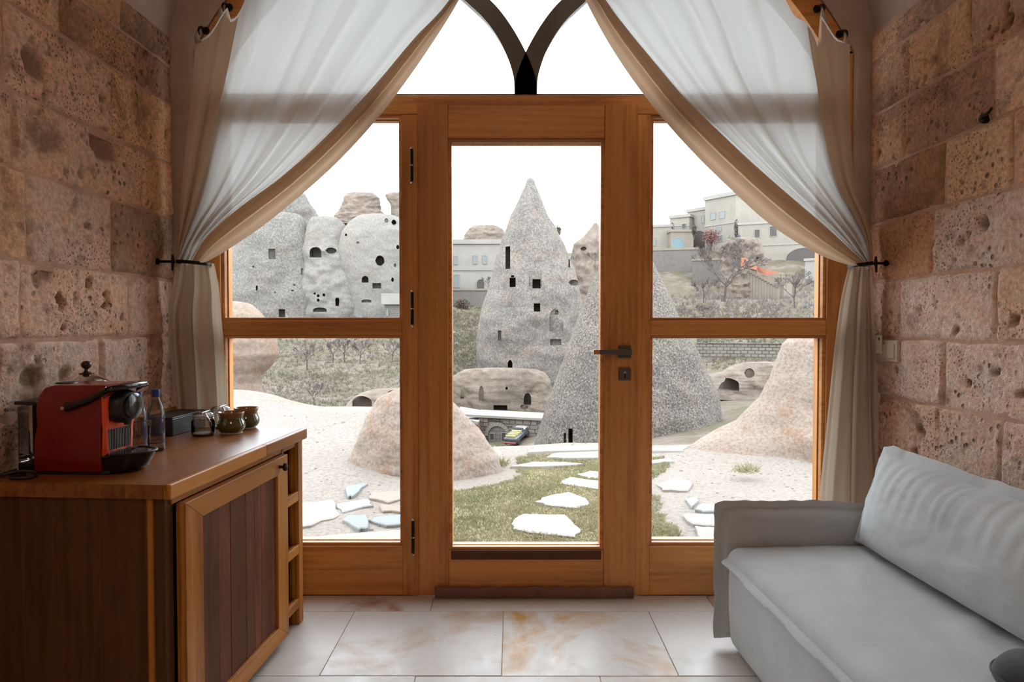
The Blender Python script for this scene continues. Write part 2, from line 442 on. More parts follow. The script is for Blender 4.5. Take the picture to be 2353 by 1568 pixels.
TONES = [(.43, .33, .265), (.40, .30, .24), (.46, .37, .31), (.36, .27, .215), (.44, .31, .23), (.41, .36, .325)]
def stone_wall(name, X, sgn, courses, pits, label):
    """side wall of squared tuff blocks; sgn=+1 faces +x. courses: (z0, z1, [y joints], {index: tone})"""
    yend = 2.985
    gw = Geo().box(min(X - sgn * .06, X - sgn * .3), max(X - sgn * .06, X - sgn * .3), YB, yend, -0.2, ZS + .02)
    xa, xb = sorted((X - sgn * .07, X - sgn * .003))
    for z0, z1, ys, tones in courses:                      # raked mortar in the joints
        gw.box(xa, xb, YB, yend, z0 - .022, z0 + .022)
        for y_ in ys[1:]:
            xa2, xb2 = sorted((X - sgn * .07, X - sgn * .004))
            gw.box(xa2, xb2, max(YB, y_ - .02), min(yend, y_ + .02), z0, z1)
    gw.box(xa, xb, YB, yend, ZS - .02, ZS + .02)
    w = gw.build(name, M['mortar'])
    tag(w, label, kind='structure')
    for z0, z1, ys, tones in courses:
        for k, (y0, y1) in enumerate(zip(ys, ys[1:])):
            near = y1 > 1.75
            st = 0.011 if near else 0.06
            nu, nv = max(4, int((y1 - y0) / st)), max(4, int((z1 - z0) / st))
            sd = random.uniform(0, 50)
            proud = random.uniform(.001, .008)
            rough = tones.get(('r', k), random.uniform(.006, .010))
            rowsv, pit = [], []
            for i in range(nu + 1):
                u = i / nu; r = []
                for j in range(nv + 1):
                    v = j / nv
                    yy, zz = lerp(y0 + .002, y1 - .002, u), lerp(z0 + .002, z1 - .002, v)
                    wob = .009 * noise.noise(Vector((yy * 9, zz * 9, sd)))
                    e = min(u * (y1 - y0), (1 - u) * (y1 - y0), v * (z1 - z0), (1 - v) * (z1 - z0))
                    edge = smooth(0, .013, e)
                    yy += wob * (1 - edge) * 1.4; zz += .8 * noise.noise(Vector((zz * 9, yy * 9, sd + 9))) * .011 * (1 - edge)
                    h = -.006 + (proud + .006) * edge
                    p = 0.0
                    if near:
                        h += edge * rough * (fbm(yy * 7, zz * 7, sd, 5)) + edge * .004 * noise.noise(Vector((yy * 45, zz * 45, sd)))
                        c = noise.noise(Vector((yy * 21, zz * 21, sd + 3)))
                        if c > .42:
                            q = (c - .42) * 2.2; h -= edge * .014 * min(q, 1); p = max(p, min(1, q * 1.0))
                        for py_, pz_, pr, pd in pits:
                            d = sqrt((yy - py_) ** 2 + (zz - pz_) ** 2) + .012 * noise.noise(Vector((yy * 30, zz * 30, 5)))
                            if d < pr * 1.25:
                                q = 1 - smooth(pr * .55, pr * 1.25, d)
                                h -= pd * q; p = max(p, q)
                    r.append((X + sgn * h, yy, zz)); pit.append(p)
                rowsv.append(r)
            g = Geo().grid(rowsv, flip=sgn < 0)
            # sides running back into the mortar
            o = g.build('stone_block', M['stone'], w, smooth=180, fix=False)
            a = o.data.attributes.new('pit', 'FLOAT', 'POINT'); a.data.foreach_set('value', pit)
            t = tones.get(k, random.choice(TONES))
            if z1 < 1.5: t = tuple(lerp(q, w_, .45) for q, w_ in zip(t, (.43, .395, .375)))
            o.color = (*t, 1)
    return w

def joints(fixed, seed):
    """joints down the wall towards and past the camera"""
    r = random.Random(seed); ys = sorted(fixed + [2.98])
    y = ys[0]
    while y > YB + .3:
        y -= r.uniform(.34, .58); ys.insert(0, max(y, YB))
    if ys[0] > YB: ys.insert(0, YB)
    return ys
def wp(X, px, py):
    Y = X * F / (px - 1176.5)
    p = at(px, py, Y)
    return p.y, p.z
def pit_px(X, px, py, rpx, dep):
    Y, Z = wp(X, px, py)
    return (Y, Z, rpx * Y / F * 1.15, dep)
GREY, DARK, PALE, DK2 = (.37, .34, .315), (.13, .095, .07), (.46, .40, .36), (.23, .17, .13)
def T(ys, y, tone, d=None):
    """tone of the block that spans y"""
    d = {} if d is None else d
    for k in range(len(ys) - 1):
        if ys[k] <= y < ys[k + 1]: d[k] = tone
    return d
zl = [0.0, .225, .455, .69, .925, 1.155, 1.395, 1.665, 1.895, 2.15, 2.315, 2.445]
jl = [joints([2.4], 1), joints([2.2, 2.75], 2), joints([2.5], 3), joints([2.15, 2.62], 4), joints([2.44, 2.76], 5), joints([2.05, 2.63], 6), joints([2.085, 2.52], 7),
      joints([2.03, 2.735], 8), joints([2.0, 2.53], 9), joints([2.25, 2.7], 10), joints([2.1, 2.6], 11)]
cl = []
for k in range(11):
    d = {}
    if k == 4: T(jl[k], 2.6, (.44, .41, .39), d); T(jl[k], 2.2, (.36, .335, .315), d); T(jl[k], 2.85, (.38, .33, .29), d)
    if k == 3: T(jl[k], 2.4, (.33, .30, .28), d)
    if k == 5: T(jl[k], 2.8, (.44, .41, .38), d); T(jl[k], 2.3, (.42, .31, .23), d)
    if k == 6: T(jl[k], 2.75, (.22, .19, .15), d); T(jl[k], 2.2, (.40, .345, .31), d)
    if k == 7: T(jl[k], 2.4, (.42, .34, .29), d); T(jl[k], 2.85, (.44, .32, .22), d)
    if k == 8: T(jl[k], 2.2, (.43, .34, .29), d); T(jl[k], 2.7, (.46, .34, .22), d)
    if k == 9: T(jl[k], 2.5, (.27, .19, .13), d); T(jl[k], 2.85, (.20, .15, .115), d); T(jl[k], 2.1, (.44, .33, .25), d)
    if k == 10: T(jl[k], 2.4, (.34, .23, .155), d); T(jl[k], 2.8, (.16, .125, .10), d)
    cl.append((zl[k], zl[k + 1], jl[k], d))
pl_ = [pit_px(XL, *q) for q in [(90, 148, 34, .02), (75, 130, 20, .012), (240, 335, 34, .02), (262, 350, 22, .02), (225, 322, 20, .012), (152, 394, 6, .02), (193, 402, 8, .02), (266, 410, 6, .02),
        (140, 694, 9, .035), (128, 682, 6, .03), (240, 676, 7, .03), (240, 700, 9, .03), (204, 650, 8, .02), (145, 752, 7, .02), (277, 728, 5, .02), (205, 521, 9, .02), (223, 530, 5, .02),
        (238, 228, 6, .02), (239, 252, 8, .02), (210, 160, 8, .02), (345, 190, 9, .03), (70, 870, 26, .02), (145, 860, 16, .012), (108, 625, 22, .012), (88, 640, 14, .012), (365, 684, 6, .02), (20, 960, 18, .02)]]
wall_left = stone_wall('wall_left', XL, 1, cl, pl_, 'left wall of squared pinkish tuff blocks with pits and pink mortar')
zr = [0.0, .22, .445, .67, .905, 1.146, 1.386, 1.63, 1.865, 2.10, 2.33, 2.445]
jr = [joints([2.4], 21), joints([2.2], 22), joints([2.6], 23), joints([2.16, 2.48], 24), joints([2.45], 25), joints([2.19, 2.74], 26), joints([2.53], 27), joints([2.13, 2.465], 28),
      joints([2.22, 2.715], 29), joints([2.335, 2.70], 30), joints([2.06, 2.76], 31)]
cr = []
for k in range(11):
    d = {}
    if k == 3: T(jr[k], 2.3, (.33, .29, .26), d); T(jr[k], 2.0, (.34, .30, .275), d)
    if k == 4: T(jr[k], 2.3, (.44, .41, .39), d); T(jr[k], 2.6, (.44, .40, .37), d)
    if k == 5: T(jr[k], 2.5, (.44, .40, .38), d); T(jr[k], 2.85, (.33, .24, .18), d); T(jr[k], 2.1, (.43, .32, .25), d)
    if k == 6: T(jr[k], 2.3, (.42, .39, .37), d); T(jr[k], 2.7, (.34, .22, .15), d)
    if k == 7: T(jr[k], 2.3, (.44, .345, .27), d); T(jr[k], 2.6, (.10, .068, .048), d); T(jr[k], 2.85, (.17, .115, .08), d)
    if k == 8: T(jr[k], 2.4, (.25, .185, .145), d); T(jr[k], 2.8, (.33, .23, .165), d)
    if k == 9: T(jr[k], 2.5, (.40, .285, .20), d); T(jr[k], 2.2, (.26, .20, .165), d); T(jr[k], 2.8, (.30, .23, .17), d)
    if k == 10: T(jr[k], 2.4, (.38, .27, .195), d); T(jr[k], 2.1, (.21, .18, .15), d); T(jr[k], 2.8, (.40, .29, .22), d)
    cr.append((zr[k], zr[k + 1], jr[k], d))
pr_ = [pit_px(XR, *q) for q in [(2309, 48, 14, .035), (2271, 78, 6, .03), (2345, 45, 12, .03), (2305, 15, 8, .02), (2284, 68, 5, .02), (2108, 55, 6, .02), (2137, 138, 8, .012), (2083, 322, 6, .02), (2012, 350, 9, .03), (1990, 268, 5, .02),
        (2256, 515, 15, .02), (2210, 552, 11, .015), (2222, 538, 8, .015), (2191, 597, 6, .012), (2225, 880, 8, .012), (2120, 992, 13, .015), (2105, 1040, 11, .015), (2200, 760, 10, .012), (2335, 735, 10, .02), (2312, 752, 8, .02), (2118, 180, 7, .01), (2345, 905, 7, .02), (2289, 860, 7, .012), (2062, 850, 8, .01)]]
wall_right = stone_wall('wall_right', XR, -1, cr, pr_, 'right wall of squared tuff blocks with dark stained blocks and pink mortar')
wall_back = Geo().box(XL - .3, XR + .3, YB - .25, YB, -.2, 3.6).build('wall_back', M['plaster'])
tag(wall_back, 'plain plaster wall behind the viewer', kind='structure')

# barrel vault above the springing
xm, hw, rise = (XL + XR) / 2, (XR - XL) / 2, 0.98
rws = []
for i in range(41):
    a = pi * i / 40
    r = []
    for j in range(30):
        yy = lerp(YB, 3.0, j / 29)
        k = 1 + .010 * noise.noise(Vector((a * 3, yy * 2, 1)))
        r.append((xm - (hw + .004) * cos(a) * (k if 0 < i < 40 else 1), yy, ZS - .01 + rise * sin(a) * k))
    rws.append(r)
g = Geo().grid(rws)
g.grid([[(xm - (hw + .30) * cos(pi * i / 40), yy, ZS - .01 + (rise + .3) * sin(pi * i / 40)) for yy in (YB, 3.0)] for i in range(41)])
ceiling = tag(g.build('ceiling', M['plaster'], smooth=60, fix=False), 'plastered barrel vault over the room', kind='structure')

# end wall with the arched opening
def arch_pts(rpx, half, n=40, cxp=1203, cyp=505):
    """outline from lower left, up, over the arch, to lower right; x, z in the window plane"""
    a0 = math.acos(half / rpx)
    p = [(wx(cxp - half), -.01)]
    for i in range(n + 1):
        a = pi - a0 - (pi - 2 * a0) * i / n
        p.append((wx(cxp + rpx * cos(a)), wz(cyp - rpx * sin(a))))
    p.append((wx(cxp + half), -.01))
    return p
inn = arch_pts(846, 752)
n_ = len(inn)
def outer(k):
    x, z = inn[k]
    if k == 0: return (XL - .3, -.01)
    if k == n_ - 1: return (XR + .3, -.01)
    return (lerp(XL - .3, XR + .3, (k - 1) / (n_ - 3)), 3.75)
rowsA = []
for k in range(n_):
    (x, z), (X, Z) = inn[k], outer(k)
    ln = [(lerp(x, X, t), lerp(z, Z, t)) for t in (0, .04, .1, .2, .4, .7, 1)]
    rowsA.append([(x, 3.32, z), (x + 0, 3.09, z)] + [(a, 2.985 + .006 * noise.noise(Vector((a * 7, b * 7, 2))) + (.018 if q == 0 else 0), b) for q, (a, b) in enumerate(ln)] + [(X, 3.32, Z), (x, 3.32, z)])
wall_front = tag(Geo().grid(rowsA).build('wall_front', M['plaster'], smooth=50), 'end wall around the arched glazed opening', kind='structure')

# ------------------------------------------------------------------ glazed timber front: window_1 and door_1
win = root('window_1', (0, 3.0, 0), 'arched timber window front with two side lights, fanlight and a door opening', kind='structure')
fx, fz = M['frame_x'], M['frame_z']
Y0, Y1 = 3.0, 3.085
def bar(name, pxa, pxb, pya, pyb, y0, y1, mat, parent, bev=.004):
    return Geo().box(wx(pxa), wx(pxb), y0, y1, max(wz(pyb), 0.001), wz(pya)).build(name, mat, parent, bevel=bev)
def ring(name, pxa, pxb, pya, pyb, w, y0, y1, mat, parent, bev=.002):
    x0, x1, z0, z1 = wx(pxa), wx(pxb), wz(pyb), wz(pya)
    t = w * 3.0 / F
    g = Geo()
    o_ = [(x0, z0), (x1, z0), (x1, z1), (x0, z1)]; i_ = [(x0 + t, z0 + t), (x1 - t, z0 + t), (x1 - t, z1 - t), (x0 + t, z1 - t)]
    v = [(x, y0, z) for x, z in o_] + [(x, y0, z) for x, z in i_] + [(x, y1, z) for x, z in o_] + [(x, y1, z) for x, z in i_]
    f = []
    for k in range(4):
        k2 = (k + 1) % 4
        f += [(k, k2, 4 + k2, 4 + k), (8 + k, 12 + k, 12 + k2, 8 + k2), (k, 8 + k, 8 + k2, k2), (4 + k, 4 + k2, 12 + k2, 12 + k)]
    return g.add(v, f).build(name, mat, parent, bevel=bev)
bar('post', 452, 508, 116, 1372, Y0, Y1, fz, win); bar('post', 1899, 1953, 116, 1372, Y0, Y1, fz, win)
bar('mullion', 924, 962, 262, 1372, Y0, Y1, fz, win); bar('mullion', 1462, 1494, 262, 1372, Y0, Y1, fz, win)
tr = bar('transom', 508, 1899, 219, 262, Y0 - .004, Y1, fx, win)
Geo().box(wx(508), wx(1899), Y0 + .02, Y1 + .01, wz(219), wz(212)).build('gap_strip', M['lead'], win)  # grey strip put in to draw the dark gap line above the transom
for a, b in ((508, 924), (1494, 1899)):
    bar('middle_rail', a, b, 737, 771, Y0 + .001, Y1, fx, win)
    bar('bottom_rail', a, b, 1256, 1372, Y0 + .002, Y1, fx, win)
    for c, d in ((262, 737), (771, 1256)):
        ring('glazing_bead', a, b, c, d, 7, Y0 + .012, Y0 + .04, fx, win)
        ring('outer_bead', a, b, c, d, 7, Y0 + .056, Y1 + .012, M['frame_z'], win)
        bar('pane', a + 2, b - 2, c + 2, d - 2, Y0 + .042, Y0 + .054, M['pane'], win, 0)
# arched head
ao, ai = arch_pts(841, 749, 48)[1:-1], arch_pts(841 - 52, 693, 48)[1:-1]
v, f = [], []
for (a, b), (c, d) in zip(ao, ai):
    v += [(a, Y0, b), (c, Y0, d), (c, Y1, d), (a, Y1, b)]
n = len(ao)
for k in range(n - 1):
    for q in range(4):
        q2 = (q + 1) % 4
        f.append((4 * k + q, 4 * k + q2, 4 * (k + 1) + q2, 4 * (k + 1) + q))
f += [(0, 1, 2, 3), (4 * n - 1, 4 * n - 2, 4 * n - 3, 4 * n - 4)]
Geo().add(v, f).build('arched_head', fx, win, smooth=30)
# curved tracery bars of the fanlight
for s in (-1, 1):
    cl_ = [(1208 + s * 0, 213, 26), (1208 + s * 2, 180, 25), (1208 + s * 10, 150, 23), (1208 + s * 26, 110, 21), (1208 + s * 50, 66, 20), (1208 + s * 80, 25, 20), (1208 + s * 118, -12, 20), (1208 + s * 165, -52, 20), (1208 + s * 250, -110, 20), (1208 + s * 350, -160, 20), (1208 + s * 470, -205, 20)]
    v, f = [], []
    m = 40
    for i in range(m + 1):
        x, yv, hwd = path(cl_, i / m); x2, y2, _ = path(cl_, min(1, i / m + .01)); x1, y1_, _ = path(cl_, max(0, i / m - .01))
        dx, dy = x2 - x1, y2 - y1_; L = sqrt(dx * dx + dy * dy); nx, ny = -dy / L * hwd, dx / L * hwd
        for (qx, qy, yy) in ((x - nx, yv - ny, Y0 + .02), (x + nx, yv + ny, Y0 + .02), (x + nx * .8, yv + ny * .8, Y1), (x - nx * .8, yv - ny * .8, Y1)):
            v.append((wx(qx), yy, wz(min(qy, 214))))
    for k in range(m):
        for q in range(4):
            q2 = (q + 1) % 4
            f.append((4 * k + q, 4 * k + q2, 4 * (k + 1) + q2, 4 * (k + 1) + q))
    f += [(0, 1, 2, 3), (4 * m + 3, 4 * m + 2, 4 * m + 1, 4 * m)]
    tag(Geo().add(v, f).build('tracery_bar', M['lead'], win, smooth=40), 'curved grey tracery bar of the fanlight')
pts = [(x, z) for x, z in ai if z > wz(214)]
pts = [(pts[0][0], wz(214))] + pts + [(pts[-1][0], wz(214))]
Geo().prism(pts, lambda u, w, y: (u, y, w), Y0 + .05, Y0 + .058).build('fanlight_pane', M['pane'], win)

door = root('door_1', (wx(1210), 2.99, 0), 'glazed timber door in the middle of the arched front', kind='structure')
D0, D1 = 2.984, 3.06
def dbar(name, a, b, c, d, mat, y0=D0, y1=D1, par=None, bev=.004):
    return Geo().box(wx(a), wx(b), y0, y1, max(wz(d), .006), wz(c)).build(name, mat, par or door, bevel=bev)
dbar('stile', 962, 1031, 243, 1366, fz); dbar('stile', 1387, 1463, 243, 1366, fz)
dbar('top_rail', 1031, 1387, 243, 320, fx, D0 + .001); dbar('bottom_rail', 1031, 1387, 1263, 1366, fx, D0 + .001)
dbar('sill_bar', 1036, 1382, 1262, 1284, wood('dark_sill_wood', (.16, .06, .02), (.11, .04, .014), (.05, .02, .008), 'x'), D0 - .003)
ring('glazing_bead', 1031, 1387, 320, 1264, 8, D0 + .010, D0 + .035, fx, door)
ring('outer_bead', 1031, 1387, 320, 1264, 7, D0 + .05, D1 + .012, fz, door)
dbar('pane', 1033, 1385, 322, 1262, M['pane'], D0 + .036, D0 + .048, bev=0)
for py in (383, 710, 1232):
    h = Geo().lathe((wx(949), D0 - .006, wz(py + 36)), [(.0045, 0), (.0068, .002), (.0068, wz(py - 36) - wz(py + 36)), (.0045, wz(py - 36) - wz(py + 36) + .002)], 12).build('hinge', M['black_metal'], door, smooth=40)
    g = Geo()
    for q in (-41, 0, 41):
        if q == 0: g.lathe((wx(949), D0 - .006, wz(py) - .003), [(.0075, 0), (.0075, .006)], 12)
    g.build('hinge_ring', M['steel'], h)
    for q in (-40, 40):
        Geo().lathe((wx(949), D0 - .006, wz(py + q)), [(.001, -.006), (.005, -.004), (.006, 0), (.005, .004), (.001, .006)], 12).build('hinge_finial', M['steel'], h, smooth=60)
# lever handle on a square rose, and a square key plate
rz_ = (wx(1419), wx(1448), wz(823), wz(794))
rose = Geo().box(rz_[0], rz_[1], D0 - .010, D0, rz_[2], rz_[3]).build('handle_rose', M['grey_metal'], door, bevel=.003)
hy = D0 - .045; hz = wz(808)
Geo().lathe((wx(1437), D0, hz), [(.009, 0), (.009, -.045)], 14, 'y').build('handle_neck', M['grey_metal'], rose, smooth=40)
Geo().box(wx(1374), wx(1447), hy - .006, hy + .006, hz - .0115, hz + .0115).build('handle_lever', M['grey_metal'], rose, bevel=.003)
tag(Geo().box(wx(1360), wx(1374), hy - .005, hy + .005, hz - .0105, hz + .0105).build('handle_tip', M['brass'], rose, bevel=.002), 'brass coloured lever tip')
kp = Geo().box(wx(1420), wx(1448), D0 - .008, D0, wz(874), wz(845)).build('key_plate', M['grey_metal'], door, bevel=.003)
g = Geo().lathe((wx(1434), D0 - .008, wz(855)), [(.006, 0.0005), (.006, -.003)], 14, 'y')
g.build('lock_cylinder', M['steel'], kp)
Geo().box(wx(1434) - .002, wx(1434) + .002, D0 - .0105, D0 - .006, wz(869), wz(856)).build('keyhole', M['black_metal'], kp)
# buttoned draught strip across the foot of the door
g = Geo(); rws = []
xa, xb, za, zb = wx(1000), wx(1455), 0.004, wz(1342)
for i in range(61):
    x = lerp(xa, xb, i / 60); r = []
    wv = .002 * sin(i * .9) + .004 * noise.noise(Vector((x * 6, 0, 3)))
    for k in range(14):
        a = 2 * pi * k / 14
        yy = D0 - .017 + .016 * cos(a) * (1 if cos(a) > 0 else 1.0)
        zz = (za + zb) / 2 + (zb - za) / 2 * (1.0 if abs(sin(a)) > .8 else abs(sin(a)) * 1.15) * (1 if sin(a) > 0 else -1) + (wv if sin(a) > 0 else 0)
        for bx in (1062, 1150, 1233, 1345, 1440):
            yy += .010 * exp(-((x - wx(bx)) / .012) ** 2) * (1 if cos(a) < -.4 else 0)
        r.append((x, yy, max(zz, .002)))
    rws.append(r)
g.grid(rws, close=True); g.f += [tuple(range(14)), tuple(range(60 * 14 + 13, 60 * 14 - 1, -1))]; g.m += [0, 0]
ds = tag(g.build('draught_strip', M['draught'], door, smooth=60), 'brown padded draught strip along the foot of the door')
for bx in (1062, 1150, 1233, 1345, 1440):
    Geo().lathe((wx(bx), D0 - .026, (za + zb) / 2), [(.001, -.003), (.005, -.002), (.006, 0), (.004, .003)], 12, 'y').build('button', M['draught'], ds, smooth=60)
# ------------------------------------------------------------------ curtains
def curtain(name, O, E, U, tailL, tailR, top, tie, label, sgn, Yc=2.905, zbot=0.05, nf=5, seed=1):
    """O: outer edge (px), E: lower edge of the rolled hem, U: upper edge of the roll, all from top to tie.
    tailL / tailR: outlines under the tie. One cloth from the hooks to the hem."""
    rng = random.Random(seed)
    ph = [rng.uniform(0, 6.28) for _ in range(6)]
    NS, NT = 110, 80
    rows_ = []
    for i in range(NS + 1):
        s = i / NS
        col = []
        for j in range(NT + 1):
            t = j / NT
            ox, oy = path(O, t); ex, ey = path(U, t)
            k = s ** 0.92
            x, y = lerp(ox, ex, k), lerp(oy, ey, k)
            if s < 1:                                         # the top edge follows the arch
                ax = lerp(O[0][0], U[0][0], k)
                ay = top(ax, s)
                y += (1 - t) ** 2.2 * (ay - lerp(O[0][1], U[0][1], k))
            fade = smooth(1.0, .72, t) * .9 + .1
            a = 2 * pi * (nf * s + .25 * sin(3 * s + ph[0]))
            d = .017 * sin(a + ph[1] + 1.2 * t) + .003 * sin(2.3 * a + ph[2] - 2 * t) + .012 * sin(.6 * a + 3 * t + ph[3])
            d *= fade * lerp(1, .8, s)
            gather = smooth(.80, 1.0, t)
            d += gather * .012 * sin(2 * pi * 3.0 * s + ph[4])
            roll = smooth(.80, .93, s) * (1 - .65 * smooth(.95, 1, s)) * smooth(0, .12, t)
            Y = Yc + d + 0 * roll - .045 * smooth(.55, 1, t) * s
            col.append(tuple(at(x, y, Y)))
        rows_.append(col)
    # the leading edge is rolled into a thick hem of two folds
    hem = []
    NC = 30
    for i in range(NC + 11):
        col = []
        for j in range(NT + 1):
            t = j / NT
            ex, ey = path(E, t); ux, uy = path(U, t)
            base = Yc - .045 * smooth(.55, 1, t)
            wv = .15 * sin(7 * t + ph[5])
            if i <= NC:
                q = i / NC
                w_ = q + .06 * wv * sin(pi * q)
                lobe = abs(sin(pi * q / .46)) ** .7 * .042 if q < .46 else abs(sin(pi * (q - .46) / .54)) ** .7 * .058
                Y = base - .014 - lobe * (1 - .35 * smooth(.8, 1, t))
            else:
                q = .46 * (1 - (i - NC) / 10)
                w_ = q; Y = base - .004 - .008 * sin(pi * q)
            x, y = lerp(ux, ex, w_), lerp(uy, ey, w_)
            col.append(tuple(at(x, y, Y)))
        hem.append(col)
    back = [hem[int(.46 * NC)]] + hem[NC + 1:]; hem = hem[:NC + 1]
    # the loose tail below the tie
    rt = root(name, (at(*tie, Yc).x, Yc, 0), label, 'curtain', 'tied back linen curtains')
    Geo().grid(rows_).build('drape', M['linen'], rt, smooth=180, fix=False)
    # the outer edge hangs folded over itself
    side = []
    for i in range(21):
        q = i / 20; col = []
        for j in range(NT + 1):
            t = j / NT
            ox, oy = path(O, t); ux, uy = path(U, t)
            k = lerp(-.012, .125, q)
            x, y = lerp(ox, ux, k), lerp(oy, uy, k) + 6 * smooth(.1, 0, t)
            if q > 0: y += (1 - t) ** 2.2 * (top(lerp(O[0][0], U[0][0], max(k, 0)), 0) - lerp(O[0][1], U[0][1], max(k, 0))) * min(1, q * 3)
            col.append(tuple(at(x, y, Yc - .022 - (.026 * abs(sin(pi * q * 1.5 + .4 * sin(3 * t))) + .006 * sin(5 * t + 4 * q)) * smooth(1.0, .8, t) - .018 * smooth(.8, 1, t))))
        side.append(col)
    Geo().grid(side).build('side_fold', M['hem'], rt, smooth=180, fix=False)
    Geo().grid(hem).grid(back).build('rolled_hem', M['hem'], rt, smooth=180, fix=False)
    NT2, rows2 = 60, []
    for i in range(101):
        s = i / 100
        col = []
        for j in range(NT2 + 1):
            t = j / NT2
            lx, ly = path(tailL, t); rx, ry = path(tailR, t)
            w = s + .04 * sin(2 * pi * 2.6 * s + ph[0] + sgn * 1.5 * t) * smooth(0, .2, t) * sin(pi * s)
            x, y = lerp(lx, rx, w), lerp(ly, ry, s)
            amp = lerp(.012, .036, smooth(0, .35, t))
            d = amp * (sin(2 * pi * 2.6 * s + ph[1] + .6 * t) + .30 * sin(2 * pi * 5.7 * s + ph[2] + 1.3 * t))
            d *= .35 + .65 * sin(pi * min(max(s, .03), .97))
            Y = Yc - .030 + d
            if j == NT2: y -= 0
            p = at(x, y, Y)
            col.append((p.x, min(p.y, 2.966), max(p.z, .01)))
        rows2.append(col)
    Geo().grid(rows2).build('tail', M['tail'], rt, smooth=180, fix=False)
    return rt

def topL(x, s):      # scalloped between the hooks
    base = 505 - sqrt(max(0, 800 ** 2 - (x - 1203) ** 2))
    b = {0: 0}
    return (lerp(88, 15, smooth(462, 525, x)) if x < 525 else base - 35 + (12 * sin(2 * pi * (x - 525) / 75) if x < 900 else 0)) + (10 * abs(sin(pi * (x - 470) / 56)) if x < 600 else 0)
def topR(x, s):
    base = 505 - sqrt(max(0, 790 ** 2 - (x - 1203) ** 2))
    return (lerp(30, 95, smooth(1880, 1940, x)) + 10 * abs(sin(pi * (x - 1880) / 56)) if x > 1880 else base + 5 + (12 * sin(2 * pi * (x - 1880) / 75) if x > 1500 else 0))
EL = [(1190, -330), (1125, -140), (1055, 0), (990, 105), (920, 205), (848, 295), (770, 378), (690, 450), (610, 515), (545, 560), (500, 588), (470, 604)]
UL = [(1180, -330), (1108, -140), (1032, 0), (950, 90), (872, 183), (800, 262), (722, 340), (640, 412), (560, 470), (505, 515), (466, 556), (440, 602)]
OL = [(458, 92), (447, 200), (434, 320), (420, 440), (412, 520), (406, 575), (404, 604)]
EL_, UL_ = EL[::1], UL[::1]
curtain('curtain', OL, EL, UL, [(404, 604), (396, 660), (386, 715), (388, 780), (394, 850), (400, 940), (404, 1060), (406, 1400)],
        [(492, 606), (503, 660), (508, 720), (514, 790), (519, 860), (523, 940), (524, 1060), (524, 1400)], topL, (440, 604),
        'cream linen curtain tied back beside the wooden cabinet', 1, seed=4)
ER = [(1218, -330), (1278, -140), (1345, 0), (1396, 95), (1455, 185), (1525, 275), (1600, 358), (1680, 436), (1760, 508), (1835, 560), (1900, 593), (1958, 612)]
UR = [(1230, -330), (1298, -140), (1392, 0), (1440, 65), (1510, 150), (1580, 232), (1660, 310), (1740, 385), (1820, 455), (1890, 515), (1945, 565), (1990, 606)]
OR = [(1944, 92), (1946, 200), (1950, 320), (1962, 430), (1990, 505), (2003, 560), (2004, 610)]
curtain('curtain', OR, ER, UR, [(1950, 612), (1934, 680), (1922, 760), (1912, 850), (1902, 950), (1892, 1050), (1884, 1140), (1880, 1290)],
        [(2004, 614), (2008, 700), (2012, 780), (2016, 850), (2020, 940), (2026, 1040), (2032, 1130), (2034, 1290)], topR, (1975, 610),
        'cream linen curtain tied back behind the grey sofa', -1, seed=11)

# tie-backs, hooks
def tieback(pxa, pxb, py, X, pyb, side, label):
    Yc = 2.862
    a, b = at(pxa, py, Yc), at(pxb, py, Yc)
    t = root('curtain_tieback', ((a.x + b.x) / 2, Yc, a.z), label, 'tieback', 'curtain tiebacks')
    c = (a + b) / 2; w = (b - a).length / 2
    g = Geo(); ring_ = []
    for k in range(28):
        an = 2 * pi * k / 28
        ring_.append((c.x + w * 1.06 * cos(an), c.y + .062 * sin(an), c.z + side * .006 * cos(an)))
    ins = [(c.x + (p[0] - c.x) * .93, c.y + (p[1] - c.y) * .93, p[2]) for p in ring_]
    v, f = [], []
    for q in (0, 1):
        for p in ring_: v.append((p[0], p[1], p[2] - .007 + .014 * q))
    for q in (0, 1):
        for p in ins: v.append((p[0], p[1], p[2] - .007 + .014 * q))
    for k in range(28):
        k2 = (k + 1) % 28
        f += [(k, k2, 28 + k2, 28 + k), (56 + k, 84 + k, 84 + k2, 56 + k2), (k, 56 + k, 56 + k2, k2), (28 + k, 28 + k2, 84 + k2, 84 + k)]
    g.add(v, f).build('band', M['black_metal'], t, smooth=50)
    sx = 1 if X > 0 else -1
    hx = c.x + sx * w
    g = Geo().tube([(X - sx * .004, Yc - .03, c.z + .004), (hx + sx * .012, Yc - .03, c.z + .004), (hx, Yc - .03, c.z)], .0055, 8)
    g.build('hook_arm', M['black_metal'], t, smooth=50)
    Geo().lathe((X - sx * .012, Yc - .03, c.z + .004), [(.013, 0), (.014, sx * .006), (.012, sx * .014)], 14, 'x').build('wall_plate', M['black_metal'], t, smooth=40)
    Geo().tube([(hx + sx * .006, Yc - .032, c.z + .032), (hx + sx * .004, Yc - .034, c.z + .01), (hx + sx * .008, Yc - .032, c.z - .034)], [.004, .007, .004], 8).build('hook_bar', M['black_metal'], t, smooth=60)
tieback(409, 482, 605, XL, 605, -1, 'black band and iron hook holding the curtain beside the cabinet')
tieback(1952, 2000, 609, XR, 605, 1, 'black band and iron hook holding the curtain above the light switch')
